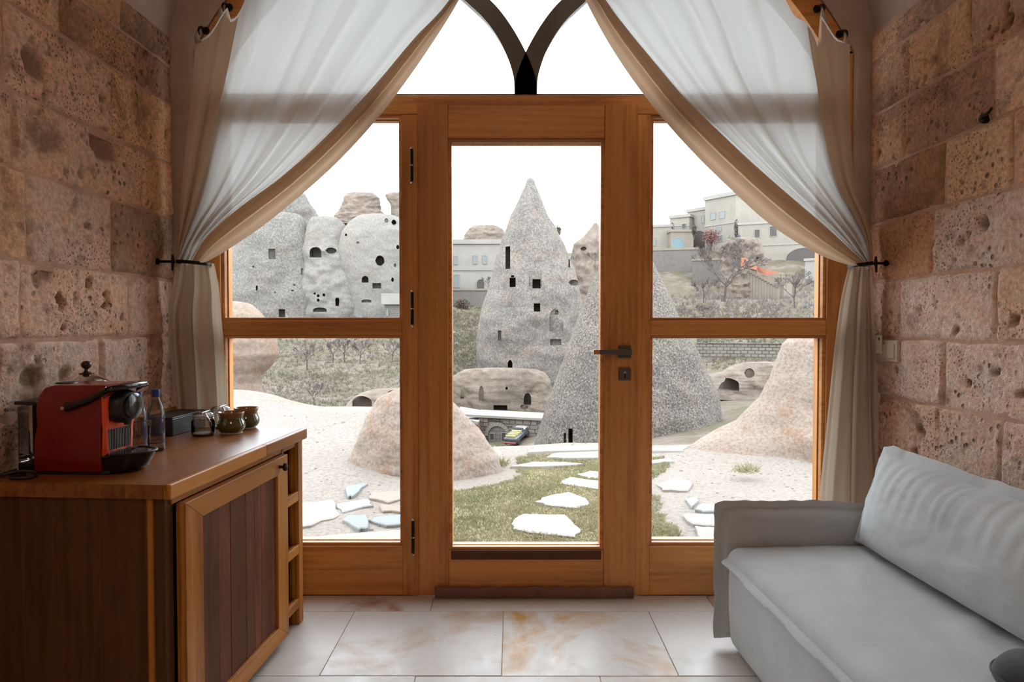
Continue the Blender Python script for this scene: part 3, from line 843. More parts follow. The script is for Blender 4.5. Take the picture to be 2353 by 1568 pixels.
for i, (px, py, lab) in enumerate([(470, 68, 'outermost black curtain hook on the arch above the cabinet side'), (524, 14, 'black curtain hook on the arch, second from the stone wall above the cabinet'),
                                   (1880, 18, 'black curtain hook on the arch, second from the wall above the sofa'), (1932, 76, 'outermost black curtain hook on the arch above the sofa side')]):
    p = at(px, py, 2.985)
    t = root('curtain_hook', tuple(p), lab, 'hook', 'black curtain hooks on the arch')
    Geo().lathe((p.x, p.y + .014, p.z), [(.016, 0), (.017, -.004), (.012, -.009)], 14, 'y').build('rose', M['black_metal'], t, smooth=40)
    Geo().tube([(p.x, p.y + .008, p.z), (p.x, p.y - .03, p.z - .002), (p.x, p.y - .05, p.z - .014), (p.x, p.y - .058, p.z - .03), (p.x, p.y - .05, p.z - .044)], [.006, .006, .006, .005, .004], 8).build('hook', M['black_metal'], t, smooth=60)
    Geo().tube([(p.x - .006, p.y - .055, p.z - .028), (p.x - .008, p.y - .06, p.z - .06), (p.x + .004, p.y - .06, p.z - .085)], [.004, .010, .016], 8).build('cloth_loop', M['linen'], t, smooth=60)

# iron coat hook on the right wall
Yh, Zh = wp(XR, 2258, 272)
t = root('coat_hook', (XR, Yh, Zh), 'black iron hook fixed high on the right stone wall', 'hook')
Geo().lathe((XR - .004, Yh, Zh), [(.016, .012), (.017, -.004), (.014, -.012)], 16, 'x').build('rose', M['black_metal'], t, smooth=40)
Geo().tube([(XR - .008, Yh, Zh), (XR - .026, Yh - .012, Zh), (XR - .032, Yh - .04, Zh - .001), (XR - .034, Yh - .062, Zh + .002), (XR - .034, Yh - .074, Zh + .012)], [.006, .0055, .0055, .005, .004], 8).build('prong', M['black_metal'], t, smooth=60)

# light switch with card holder
(ya, za), (yb, zb) = wp(XR, 2075, 833), wp(XR, 2075, 783)
t = root('light_switch', (XR, ya, (za + zb) / 2), 'cream double switch plate with key card holder on the right stone wall', 'switch')
Geo().box(XR - .024, XR + .004, ya, ya + .155, za, zb).build('plate', M['cream_plastic'], t, bevel=.003)
Geo().box(XR - .029, XR - .022, ya + .014, ya + .070, za + .014, zb - .014).build('rocker', M['cream_plastic'], t, bevel=.002)
Geo().box(XR - .030, XR - .022, ya + .084, ya + .140, za + .010, zb - .018).build('card_holder', M['cream_plastic'], t, bevel=.002)
tag(Geo().box(XR - .0345, XR - .0335, ya + .090, ya + .136, za + .03, zb + .020).build('key_card', M['card'], t, bevel=0), 'white card standing in the slot')
Geo().lathe((XR - .0345, ya + .112, zb + .004), [(.005, 0), (.005, -.0016)], 12, 'x').build('card_mark', M['black_matt'], t)

# ------------------------------------------------------------------ cabinet
CA = radians(-3.8)
cab = root('cabinet', (-.900, 1.79, 0), 'wooden minibar cabinet with framed dark plank door and open shelves under the coffee machine', 'cabinet', rz=CA)
CT = .780
def cb(name, x0, x1, y0, y1, z0, z1, mat, par=None, bev=.002):
    return Geo().box(x0, x1, y0, y1, z0, z1).build(name, mat, par or cab, bevel=bev)
xs = [-.545, -.40, -.255, -.125, -.022]
for a, b in zip(xs, xs[1:]): cb('top_board', a + .0002, b - .0002, 0.0, .985, CT - .038, CT, M['cab_top'], bev=0)
cb('edge_strip', -.0215, 0, 0, .60, CT - .040, CT + .0003, M['cab_y'], bev=.003); cb('edge_strip', -.0215, 0, .601, .985, CT - .040, CT + .0003, M['cab_y'], bev=.003)
xe = [-.54, -.43, -.32, -.20, -.075]
for a, b in zip(xe, xe[1:]): cb('end_board', a + .0004, b - .0004, .012, .034, .0, CT - .04, M['cab_end'], bev=.001)
cb('corner_post', -.075, -.058, .010, .040, 0, CT - .04, M['cab_z'], bev=.003)
cb('inner_post', -.058, -.028, .018, .058, 0, CT - .04, M['cab_end'])
cb('top_rail', -.045, -.020, .04, .92, CT - .062, CT - .04, M['cab_y'])
cb('back_panel', -.54, -.53, .034, .96, .03, CT - .04, M['cab_in'])
cb('bottom_panel', -.53, -.045, .034, .78, .035, .055, M['cab_in'])
cb('divider', -.53, -.018, .772, .790, .03, CT - .04, M['cab_in'])
cb('far_panel', -.53, -.052, .935, .960, 0, CT - .04, M['cab_in'])
cb('far_post', -.052, -.012, .918, .962, 0, CT - .04, M['cab_z'], bev=.003)
for z in (.105, .322, .535):
    sh = cb('shelf', -.53, -.030, .790, .935, z - .018, z, M['cab_in'])
    cb('shelf_edge', -.030, -.012, .790, .918, z - .034, z + .003, M['cab_y'], sh)
dr = Geo().box(-.030, -.020, .13, .70, .10, .66).build('door', M['cab_panel'], cab)
y0, y1, z0, z1, wS, wR = .060, .768, .032, .716, .092, .062
def frame_piece(pts, mat):
    Geo().prism(pts, lambda u, w, q: (q, u, w), -.022, .006).build('door_frame', mat, dr, bevel=.002)
frame_piece([(y0, z0), (y0 + wS, z0 + wR), (y0 + wS, z1 - wR), (y0, z1)], M['cab_z'])
frame_piece([(y1, z0), (y1, z1), (y1 - wS, z1 - wR), (y1 - wS, z0 + wR)], M['cab_z'])
frame_piece([(y0, z1), (y0 + wS, z1 - wR), (y1 - wS, z1 - wR), (y1, z1)], M['cab_y'])
frame_piece([(y0, z0), (y1, z0), (y1 - wS, z0 + wR), (y0 + wS, z0 + wR)], M['cab_y'])
yp = [y0 + wS - .004, .262, .335, .44, .505, .56, y1 - wS + .004]
for a, b in zip(yp, yp[1:]):
    Geo().box(-.024, random.uniform(-.0065, -.003), a + .0008, b - .0008, z0 + wR - .004, z1 - wR + .004).build('plank', M['cab_panel'], dr, bevel=.0015)
kb = Geo().lathe((.004, .690, .684), [(.007, 0), (.0055, .006), (.005, .016), (.013, .019), (.015, .024), (.014, .029), (.007, .032)], 18, 'x')
kb.build('knob', M['black_metal'], dr, smooth=50)

def on_cab(px, py, z=CT):
    p = on_z(px, py, z); return p.x, p.y

# ------------------------------------------------------------------ coffee machine (faces the room, +x)
MX, MY = -1.350, 1.915
mc = root('coffee_machine', (MX, MY, CT), 'red pod coffee machine with black lever and grille on the cabinet', 'coffee machine', rz=radians(-3.0))
prof = [(0, .008), (.002, .10), (.007, .118), (.010, .135), (.009, .190), (.016, .222), (.034, .246), (.060, .2535), (.196, .2535), (.204, .247), (.190, .208), (.1865, .150), (.1815, .128), (.1815, .008)]
mc.scale = (1.09, 1.2, 1.0)
W_ = .122
body = Geo().prism(prof, lambda u, w, q: (u, q, w), 0, W_)
bo = body.build('body', M['red'], mc, smooth=35, bevel=.007, seg=3)
# front trim ring
tp = [(.012, .060), (.008, .130), (.006, .145), (.006, .215), (.014, .240), (.108, .240), (.116, .215), (.116, .145), (.112, .130), (.110, .060)]
v, f = [], []
cy_, cz_ = .061, .15
for (a, b) in tp: v.append((.1815 if b < .13 else .1875, a - .008 if a < .06 else a + .008, b - (.01 if b < .08 else -.004)))
for (a, b) in tp: v.append((.1895 if b < .135 else .195, a, b))
for (a, b) in tp: v.append((.1895 if b < .135 else .195, cy_ + (a - cy_) * .86, cz_ + (b - cz_) * .93))
for (a, b) in tp: v.append((.1805, cy_ + (a - cy_) * .86, cz_ + (b - cz_) * .93))
n = len(tp)
for r in range(3):
    for k in range(n):
        k2 = (k + 1) % n
        f.append((r * n + k, r * n + k2, (r + 1) * n + k2, (r + 1) * n + k))
Geo().add(v, f).build('front_trim', M['orange_red'], mc, smooth=40)
Geo().box(.178, .190, .014, .108, .124, .150).build('front_band', M['orange_red'], bo, bevel=.004)
gp = Geo().box(.176, .186, .015, .107, .035, .126).build('grille_panel', M['black_matt'], mc, bevel=.004)
for k in range(15):
    y = .0185 + k * .0061
    Geo().box(.185, .1895, y, y + .0032, .040, .122).build('grille_slat', plain('grille_grey', (.06, .055, .05), .4) if k == 0 else bpy.data.materials['grille_grey'], gp)
hd = Geo().lathe((.180, .061, .188), [(.046, 0), (.049, .010), (.049, .024), (.045, .036), (.038, .044), (.024, .048)], 32, 'x').build('brew_head', M['black_matt'], mc, smooth=40)
Geo().lathe((.226, .061, .188), [(.036, 0), (.037, .006), (.030, .010), (.012, .012)], 32, 'x').build('head_cap', M['black_gloss'], hd, smooth=40)
Geo().lathe((.212, .061, .134), [(.009, 0), (.010, .012)], 16).build('spout', M['black_matt'], hd)
lv = Geo()
for yy in (-.006, W_ + .006):
    pts = [(.098, yy, .192), (.125, yy, .199), (.160, yy, .213), (.190, yy, .232), (.208, yy, .243)]
    lv.tube(pts, [.013, .010, .009, .009, .009], 10)
rr = []
for k in range(17):
    a = -pi / 2 + pi * k / 16
    rr.append((.208 + .030 * cos(a), W_ / 2 + (W_ / 2 + .006) * sin(a), .243 + .006 * cos(a)))
lv.tube(rr, .009, 10)
lever = lv.build('lever', M['black_gloss'], mc, smooth=60)
Geo().lathe((.098, -.018, .192), [(.0045, -.004), (.006, 0), (.006, .006)], 12, 'y').build('lever_pin', M['steel'], lever, smooth=40)
Geo().prism([(.0, 0), (.03, .004), (.05, .03), (.05, W_ - .03), (.03, W_ - .004), (.0, W_)], lambda u, w, q: (.190 + u * .75, w, q), .240, .252).build('capsule_slide', plain('dark_red_plastic', (.2, .012, .008), .25), mc, bevel=.003)
Geo().lathe((.045, .061, .252), [(.026, 0), (.024, .004)], 20).build('rear_button', M['black_matt'], mc, smooth=40)
# drip tray: a round-nosed black scoop
dt = []
for i in range(9):
    q = i / 8
    z = lerp(.004, .058, q)
    ext = lerp(.070, .104, q ** .7)
    r = []
    for k in range(25):
        a = -pi / 2 + pi * k / 24
        r.append((.180 + ext * cos(a), W_ / 2 + (.052 + .006 * q) * sin(a), z if cos(a) > .2 else lerp(.004, .050, q)))
    dt.append(r)
g = Geo().grid(dt)
nb = len(g.v); g.add([(.180, W_ / 2, .004), (.205, W_ / 2, .050)], [])
g.f += [(nb, k + 1, k) for k in range(24)]; g.m += [0] * 24
top = 8 * 25
g.f += [(nb + 1, top + k, top + k + 1) for k in range(24)]; g.m += [0] * 24
tray = g.build('drip_tray', M['black_gloss'], mc, smooth=50)
Geo().tube(dt[-1], .0035, 8).build('tray_rim', M['black_matt'], tray, smooth=60)
Geo().lathe((.14, W_ / 2, .0), [(.056, 0), (.058, .003), (.056, .006)], 32).build('foot', M['black_matt'], mc)
Geo().box(.004, .20, .004, W_ - .004, 0, .012).build('base', M['black_matt'], mc, bevel=.003)
# water tank at the back
tk = Geo().prism([(-.054, .014), (-.006, .010), (-.006, W_ - .010), (-.054, W_ - .014)], lambda u, w, q: (u, w, q), .030, .195).build('water_tank', M['tank'], mc, bevel=.006)
Geo().prism([(-.058, .010), (.004, .006), (.004, W_ - .006), (-.058, W_ - .010)], lambda u, w, q: (u, w, q), .195, .206).build('tank_lid', M['black_matt'], tk, bevel=.003)
Geo().box(-.052, .004, .012, W_ - .012, .0, .030).build('tank_base', M['black_gloss'], mc, bevel=.004)

# power cord
pts = [(-1.36, 1.90, CT + .006), (-1.38, 1.87, CT + .006), (-1.352, 1.845, CT + .006), (-1.315, 1.860, CT + .006), (-1.325, 1.888, CT + .012), (-1.365, 1.885, CT + .016), (-1.41, 1.87, CT + .008), (-1.425, 1.95, CT + .006)]
cp = [path(pts, k / 40) for k in range(41)]
tag(Geo().tube(cp, .0045, 8).build('power_cord', M['black_matt'], smooth=60), 'black power cord looped on the cabinet behind the coffee machine', 'cord')

# kettle behind the machine
kx, ky = at(199, 880, 2.19).x, 2.19
kt = root('kettle', (kx, ky, CT), 'round lidded steel kettle with dark ball knob behind the coffee machine', 'kettle')
Geo().lathe((kx, ky, CT), [(.058, 0), (.060, .004), (.064, .10), (.062, .20), (.060, .232), (.061, .236)], 32).build('body', M['steel'], kt, smooth=40)
ld = Geo().lathe((kx, ky, CT + .2362), [(.062, 0), (.063, .005), (.058, .010), (.045, .018), (.028, .027), (.020, .029)], 32).build('lid', M['steel'], kt, smooth=50)
Geo().lathe((kx, ky, CT + .264), [(.021, 0), (.022, .003), (.010, .007), (.006, .012), (.0055, .017), (.012, .021), (.0155, .028), (.0155, .033), (.011, .040), (.003, .043)], 24).build('lid_knob', plain('dark_knob', (.05, .022, .018), .2), ld, smooth=60)

# two glass water bottles
bprof = [(.024, 0), (.0275, .003), (.028, .012), (.028, .118), (.027, .130), (.022, .150), (.0155, .168), (.0125, .178), (.0122, .192)]
def bottle(px, py, label, tagc):
    x, y = on_cab(px, py)
    t = root('water_bottle', (x, y, CT), label, 'bottle', 'glass water bottles on the cabinet')
    Geo().lathe((x, y, CT), bprof, 28, cap1=False).build('glass', M['bottle_glass'], t, smooth=50)
    w = Geo().lathe((x, y, CT + .004), [(r - .0025, z) for r, z in bprof[1:-2]], 28)
    w.build('water', glass_mat('bottle_water', (.95, .95, .95), .6) if 'bottle_water' not in bpy.data.materials else bpy.data.materials['bottle_water'], t, smooth=50)
    cpp = Geo().lathe((x, y, CT + .190), [(.0135, -.008), (.0142, -.004), (.0142, .014), (.0132, .0165)], 24).build('cap', M['blue_cap'], t, smooth=40)
    lb = Geo()
    rl = random.Random(3)
    bars = [(-110, .028, .031, 30), (-110, .110, .1125, 30), (-110, .060, .0615, 30)]
    for k in range(26):
        a0 = -112 + k * 5.4 + rl.uniform(-1, 1); z_ = .070 + .016 * sin(k * .5) + rl.uniform(-.004, .004)
        bars.append((a0, z_, z_ + rl.uniform(.004, .022), a0 + rl.uniform(1.5, 4.2)))
    for k in range(12): bars.append((-100 + k * 9, .038, .0395 + rl.uniform(0, .005), -96 + k * 9))
    for a0, z0_, z1_, a1 in bars:
        r_ = []; m_ = max(1, int(abs(a1 - a0) / 8))
        for k in range(m_ + 1):
            a = radians(lerp(a0, a1, k / m_))
            r_.append([(x + .0284 * cos(a), y + .0284 * sin(a), CT + z) for z in (z0_, z1_)])
        lb.grid(r_)
    tag(lb.build('label_print', M['blue_print'], t, fix=False), 'blue print on clear glass')
    if tagc:
        r_ = [[(x + .0286 * cos(radians(a)), y + .0286 * sin(radians(a)), CT + z) for z in (.088, .108)] for a in (-118, -108, -98, -88)]
        tag(Geo().grid(r_).build('neck_tag', plain('yellow_tag', (.6, .62, .40), .5), t, fix=False), 'pale yellow sticker')
    return t
bottle(359, 1036, 'blue capped glass water bottle standing clear of the coffee machine', True)
bottle(318, 1046, 'blue capped glass water bottle half hidden by the coffee machine', False)

# black box with wooden rim
bx = root('tea_box', (-1.335, 2.70, CT), 'low black box with a wooden back edge beside the bottles', 'box', rz=radians(-3))
Geo().box(-.062, .058, -.125, .125, .0, .066).build('body', M['box_black'], bx, bevel=.003)
Geo().box(-.066, .060, -.128, .128, .066, .072).build('lid', M['box_black'], bx, bevel=.002)
Geo().box(-.076, -.066, -.13, .13, 0, .084).build('back_board', M['box_wood'], bx, bevel=.002)

# clip-top glass jars
def jar(x, y, label):
    t = root('clip_jar', (x, y, CT), label, 'jar', 'glass clip jars on the cabinet')
    Geo().lathe((x, y, CT + .0005), [(.036, 0), (.041, .003), (.0425, .012), (.042, .054), (.037, .062), (.035, .066), (.0365, .070), (.0365, .072)], 32, cap1=False).build('glass', M['bottle_glass'], t, smooth=50)
    tag(Geo().lathe((x, y, CT + .0025), [(.036, 0), (.0375, .004), (.036, .007)], 32).build('glass_base', plain('thick_glass_base', (.7, .72, .73), .12, 0, .6) if 'thick_glass_base' not in bpy.data.materials else bpy.data.materials['thick_glass_base'], t, smooth=40), 'thick pale glass base')
    l = Geo().lathe((x, y, CT + .0735), [(.037, 0), (.0375, .004), (.034, .010), (.024, .014), (.010, .0145)], 32).build('lid', M['bottle_glass'], t, smooth=50)
    Geo().lathe((x, y, CT + .0715), [(.0385, 0), (.0395, .0015), (.0385, .003)], 32).build('seal', plain('clear_seal', (.5, .5, .5), .3) if 'clear_seal' not in bpy.data.materials else bpy.data.materials['clear_seal'], l, smooth=40)
    g = Geo()
    g.tube([(x + .0385 * cos(2 * pi * k / 28), y + .0385 * sin(2 * pi * k / 28), CT + .0665) for k in range(29)], .0016, 6, caps=False)
    g.build('neck_wire', M['steel'], t, smooth=60)
    g = Geo()
    g.tube([(x + .012, y - .040, CT + .066), (x + .014, y - .043, CT + .080), (x + .012, y - .030, CT + .0905), (x + .012, y + .03, CT + .0905), (x + .012, y + .041, CT + .066)], .0017, 6)
    g.build('bail_wire', M['steel'], t, smooth=60)
    Geo().tube([(x + .026, y - .040, CT + .088), (x + .040, y - .044, CT + .068), (x + .046, y - .044, CT + .056)], [.0035, .004, .003], 8).build('clip_lever', M['steel'], t, smooth=60)
x, y = on_cab(467, 1000); jar(x, y, 'squat glass clip jar in front of the black box')
x, y = on_cab(507, 983); jar(x, y, 'squat glass clip jar behind the green pots')

# glazed pots
def pot(px, py, label):
    x, y = on_cab(px, py)
    t = root('glazed_pot', (x, y, CT), label, 'pot', 'green glazed pots on the cabinet')
    prof = [(.036, .004), (.044, .010), (.0505, .022), (.052, .034), (.0485, .046), (.0435, .056), (.0435, .066), (.047, .078), (.0485, .082), (.047, .084), (.0445, .080), (.041, .066), (.041, .056), (.046, .044), (.049, .034), (.046, .02), (.036, .009)]
    Geo().lathe((x, y, CT), prof, 40).build('body', M['glaze'], t, smooth=60)
    tag(Geo().lathe((x, y, CT + .0003), [(.040, 0), (.0415, .0015), (.038, .0048)], 36).build('foot_ring', plain('pale_glaze', (.55, .58, .56), .2) if 'pale_glaze' not in bpy.data.materials else bpy.data.materials['pale_glaze'], t, smooth=50), 'pale unglazed foot')
pot(532, 996, 'round bellied green glazed pot in front of its twin')
pot(566, 984, 'round bellied green glazed pot set behind its twin')

# ------------------------------------------------------------------ sofa
SA = radians(2.0)
sofa = root('sofa', (.775, 2.60, 0), 'pale grey upholstered sofa with flanged seams along the right wall', 'sofa', rz=SA)
LEN, DEP, SH = 1.80, .675, .40
def pillow(nx, ny, fx_, flange=.0):
    pass
# base box with soft skirt
rws = []
for i in range(60):
    y = -.13 - (LEN - .13) * i / 59
    r = []
    for k, (x, z) in enumerate([(.028, .035), (.020, .06), (.012, .16), (.010, .26), (.016, .325), (.03, .33), (.6, .33), (.66, .33), (.66, .035)]):
        w = .004 * noise.noise(Vector((y * 4, z * 6, 2))) if k < 5 else 0
        r.append((x + w, y, z))
    rws.append(r)
g = Geo().grid(rws); g.f += [tuple(range(9)), tuple(range(59 * 9 + 8, 59 * 9 - 1, -1))]; g.m += [0, 0]
g.f += [(8 + 9 * i, 9 * i, 9 * (i + 1), 8 + 9 * (i + 1)) for i in range(59)]; g.m += [0] * 59
g.build('base', M['sofa'], sofa, smooth=40)
for yy in (-.2, -1.7):
    for xx in (.08, .62):
        Geo().box(xx - .025, xx + .025, yy - .025, yy + .025, 0, .04).build('leg', M['black_matt'], sofa)
# seat cushion: domed top, soft front roll
rws = []
NX, NY = 44, 80
prof = []
for i in range(NX + 1):
    u = i / NX
    prof.append(u)
for j in range(NY + 1):
    y = -.135 - (LEN - .135) * j / NY
    r = [(.012, y, .322)]
    for i in range(9):
        a = pi / 2 * i / 8
        r.append((.000 + .045 * (1 - sin(a)) * 0 + .05 - .05 * cos(a * 1.0) * 1.0 if False else .05 - .045 * cos(a), y, .345 + .045 * sin(a) + .004 * noise.noise(Vector((y * 5, 0, 4)))))
    for i in range(1, NX + 1):
        x = lerp(.05, .60, i / NX)
        z = .390 + .014 * sin(pi * min(1, (x - .03) / .6)) * min(1, (-.13 - y) / .1 + .3)
        z += .0045 * noise.noise(Vector((x * 7 + y * 2, y * 3.2, 1))) + .0030 * sin(34 * (x * .9 - y * .25) + 6 * noise.noise(Vector((x * 3, y * 3, 8)))) * smooth(.1, .25, x) * smooth(-.2, -.5, y) * smooth(-1.25, -.9, y)
        r.append((x, y, z))
    r.append((.60, y, .322))
    rws.append(r)
g = Geo().grid(rws); m = len(rws[0]); g.f += [tuple(range(m)), tuple(range(NY * m + m - 1, NY * m - 1, -1))]; g.m += [0, 0]
seat = g.build('seat', M['sofa'], sofa, smooth=60)
# flange along the front edge of the seat
rws = []
for j in range(90):
    y = -.125 - (LEN - .13) * j / 89
    w = noise.noise(Vector((y * 6, 3, 1)))
    rws.append([(.010, y, .352), (-.010 + .004 * w, y, .342 + .004 * w), (-.014 + .004 * w, y, .334 + .004 * w), (-.006 + .003 * w, y, .326), (.012, y, .330)])
Geo().grid(rws, close=True).build('seat_flange', M['sofa'], seat, smooth=70)
# arm at the window end
def cushion(name, par, axis_pts, mat, nu=50, nv=26, T=.07, seed=0, puck=.004, fl=.022, pw=3.0, nfold=(0, 0)):
    """soft slab: axis_pts(u, v) -> (centre, normal); thickness swells to T; a flat flange round the edge"""
    front, back = [], []
    for i in range(nu + 1):
        u = i / nu; rf, rb = [], []
        for j in range(nv + 1):
            v = j / nv
            c, nrm = axis_pts(u, v)
            e = min(u, 1 - u, v * .9 + .0, (1 - v) * .9) if False else None
            bu = 1 - abs(2 * u - 1) ** pw; bv = 1 - abs(2 * v - 1) ** pw
            th = T * (max(bu, 0) * max(bv, 0)) ** .55
            nz_ = puck * fbm(u * 6 + seed, v * 4, seed, 3)
            edge_v = smooth(.30, .95, v) * (1 - smooth(.97, 1.0, v))
            nz_ += nfold[0] * edge_v * (sin(u * nfold[1] + 2.5 * noise.noise(Vector((u * 9, seed, 0)))) * .35 + .5 * noise.noise(Vector((u * 58, v * 1.4, seed + 1))))
            rf.append(c + nrm * (th + nz_ * min(1, th / (T * .4)))); rb.append(c - nrm * (th * .7 + .002))
        front.append(rf); back.append(rb)
    g = Geo().grid(front); g.grid(back, flip=True)
    o = g.build(name, mat, par, smooth=180)
    # flange: flat double welt along the top and both sides
    g = Geo(); rf, rb = [], []
    seq = [(0, t) for t in [k / 24 for k in range(25)]] + [(k / 70, 1) for k in range(1, 71)] + [(1, 1 - k / 24) for k in range(1, 25)]
    rows3 = []
    cc, _ = axis_pts(.5, .5)
    for k, (u, v) in enumerate(seq):
        c, nrm = axis_pts(u, v)
        e1, _ = axis_pts(min(max(u, .03), .97), min(v, .97)); d = c - e1
        d = d.normalized() if d.length > 1e-6 else Vector((0, 0, 1))
        wv = .0065 * noise.noise(Vector((k * .16, seed, 2))) + .003 * noise.noise(Vector((k * .5, seed, 7)))
        L = fl * (1 + .25 * noise.noise(Vector((k * .22, seed, 5))))
        rows3.append([c - d * .008 + nrm * .0025, c + d * L + nrm * (wv + .002), c + d * (L + .002) + nrm * wv, c + d * L + nrm * (wv - .002), c - d * .008 - nrm * .0025])
    g.grid(rows3, close=True).build(name + '_flange', mat, o, smooth=60)
    return o
def arm_pts(u, v):
    lean = .010 * v
    return Vector((lerp(.0, DEP - .01, u), -.070 + lean + .006 * sin(3 * u), lerp(.03, .515 + .012 * sin(pi * u * 1.4 + .3) - .01 * smooth(.0, .35, u) * smooth(.6, .3, u), v))), Vector((0, -1, 0))
arm = cushion('arm', sofa, arm_pts, M['sofa'], T=.068, seed=3, fl=.020, pw=5.0, puck=.004, nfold=(.006, 60))
# low upholstered back behind the cushion
Geo().box(.60, .672, -LEN, -.02, .03, .62).build('backrest', M['sofa'], sofa, bevel=.03, seg=3)

# loose back cushions
CUX = .52
def back_pts(y0, y1, topz, lean):
    def fn(u, v):
        y = lerp(y0, y1, u)
        z = lerp(.415, topz - .02 * sin(pi * u) * smooth(.6, 1, v) + .008 * noise.noise(Vector((u * 5, 1, 7))) * v, v)
        x = CUX + lerp(-.045, lean, v) + .0 * u
        return Vector((x, y, z)), Vector((-1, 0, .14)).normalized()
    return fn
def back_cushion(y0, y1, label, seed):
    t = root('back_cushion', (.775, 2.60, 0), label, 'cushion', 'large grey back cushions on the sofa', rz=SA)
    cushion('filling', t, back_pts(y0, y1, .745, .055), M['sofa'], nu=90, nv=40, T=.085, seed=seed, puck=.004, fl=.030, pw=3.2, nfold=(.0055, 105))
back_cushion(-.165, -1.15, 'large grey back cushion with flanged edges leaning beside the sofa arm', 5)
# dark round cushion at the near end of the seat
p = on_z(2352, 1560, .44)
t = root('bolster_cushion', (p.x + .035, p.y, .40), 'round charcoal cushion lying on the near end of the sofa seat', 'cushion')
rws = []
for i in range(21):
    a = -pi / 2 + pi * i / 20
    r = []
    for k in range(32):
        b = 2 * pi * k / 32
        q = abs(cos(a)) ** .6 * .105 * (1 + .03 * sin(5 * b))
        r.append((p.x + .045 + q * cos(b), p.y + q * sin(b) - .02, .445 + .042 * sin(a) * (1 - .35 * exp(-(q / .03) ** 2))))
    rws.append(r)
Geo().grid(rws, close=True).build('cover', M['dark_fabric'], t, smooth=180)
Geo().tube([(p.x + .045 + .106 * cos(2 * pi * k / 40), p.y - .02 + .106 * sin(2 * pi * k / 40), .445) for k in range(41)], .004, 6, caps=False).build('piping', M['dark_fabric'], t, smooth=60)
# ------------------------------------------------------------------ outside: materials
AK = 0.30
def X(c): return (c[0] * AK * 1.05, c[1] * AK, c[2] * AK * .95)
def tuff(name, base, second, speck, sp_scale=10.0, sp_amt=0.5, pink=(.40, .29, .23), pink_amt=0.5, streak=0.0, big=0.35, bump=0.5):
    n = N(name); v = n.coord(1.0, rand=False)
    b = n.noise(v, big, 5, 0.6, 0.5); m = n.noise(v, big * 4, 5, 0.65); f = n.noise(v, sp_scale, 4, 0.75)
    c = n.mix(n.ramp(b, [(0.4, 0.0), (0.62, 1.0)]), X(base), X(second))
    c = n.mix(n.math('MULTIPLY', n.ramp(m, [(0.52, 0.0), (0.68, 1.0)]), pink_amt), c, X(pink))
    if streak:
        s = n.noise(n.coord((sp_scale * .25, sp_scale * .25, sp_scale * .03), rand=False), 1, 4, 0.6)
        c = n.mix(n.math('MULTIPLY', n.ramp(s, [(0.5, 0.0), (0.72, 1.0)]), streak), c, X(speck))
    c = n.mix(n.math('MULTIPLY', n.ramp(f, [(0.50, 0.0), (0.60, 1.0)]), sp_amt), c, X(speck))
    c = n.mix(n.math('MULTIPLY', n.ramp(f, [(0.36, 1.0), (0.46, 0.0)]), sp_amt * .8), c, X((.66, .62, .57)))
    at_ = n.n.new('ShaderNodeAttribute'); at_.attribute_name = 'hollow'
    c = n.mix(at_.outputs['Fac'], c, (.030, .020, .016))
    return n.done(n.bsdf(c, 0.95, 0, 0.1, n.bump(n.math('ADD', f, n.math('MULTIPLY', m, 1.2)), bump, .6 / sp_scale)))
M['cliff'] = tuff('grey_tuff', (.30, .30, .285), (.36, .35, .33), (.15, .145, .13), 7.0, .62, pink_amt=.35, big=.12)
M['cliff_pale'] = tuff('pale_tuff', (.42, .41, .385), (.36, .355, .34), (.22, .215, .19), 7.0, .42, pink_amt=.3, big=.10)
M['cliff_pink'] = tuff('pink_tuff', (.42, .35, .30), (.35, .30, .265), (.22, .18, .15), 3.0, .3, pink=(.40, .27, .21), pink_amt=.5, streak=.4, big=.2)
M['cone'] = tuff('cone_tuff', (.30, .285, .27), (.37, .345, .32), (.13, .12, .11), 9.0, .58, pink=(.46, .34, .27), pink_amt=.6, big=.22, streak=.3)
M['cone_front'] = tuff('lichened_tuff', (.23, .215, .20), (.30, .27, .24), (.06, .056, .05), 20.0, .8, pink=(.38, .30, .25), pink_amt=.35, big=.4)
M['near_rock'] = tuff('warm_tuff', (.52, .425, .365), (.56, .485, .43), (.27, .19, .145), 34.0, .5, pink=(.46, .28, .18), pink_amt=.7, big=1.1, bump=.6)
M['orange_rock'] = tuff('orange_tuff', (.45, .335, .265), (.49, .41, .35), (.3, .2, .14), 18.0, .4, pink=(.46, .27, .17), pink_amt=.6, big=.7, bump=.35)
M['dust'] = tuff('pale_dust', (.50, .45, .41), (.54, .50, .465), (.27, .24, .205), 34.0, .5, pink=(.47, .38, .31), pink_amt=.35, big=.9, bump=.7)
def hill_mat():
    n = N('winter_hillside'); v = n.coord(1.0, rand=False)
    a = n.noise(v, .35, 6, 0.65, .5); b = n.noise(v, 1.5, 6, 0.7); f = n.noise(v, 6, 4, 0.7)
    c = n.ramp(a, [(0.36, X((.33, .29, .245))), (0.44, X((.24, .24, .14))), (0.50, X((.30, .265, .205))), (0.60, X((.41, .345, .30)))])
    c = n.mix(n.math('MULTIPLY', n.ramp(b, [(0.5, 0.0), (0.62, 1.0)]), .6), c, X((.20, .175, .15)))
    c = n.mix(n.math('MULTIPLY', n.ramp(f, [(0.55, 0.0), (0.68, 1.0)]), .5), c, X((.44, .40, .35)))
    c = n.mix(n.math('MULTIPLY', n.ramp(f, [(0.3, 1.0), (0.42, 0.0)]), .5), c, X((.12, .115, .07)))
    return n.done(n.bsdf(c, 0.95, 0, 0.08, n.bump(n.math('ADD', b, f), .6, .25)))
M['hill'] = hill_mat()
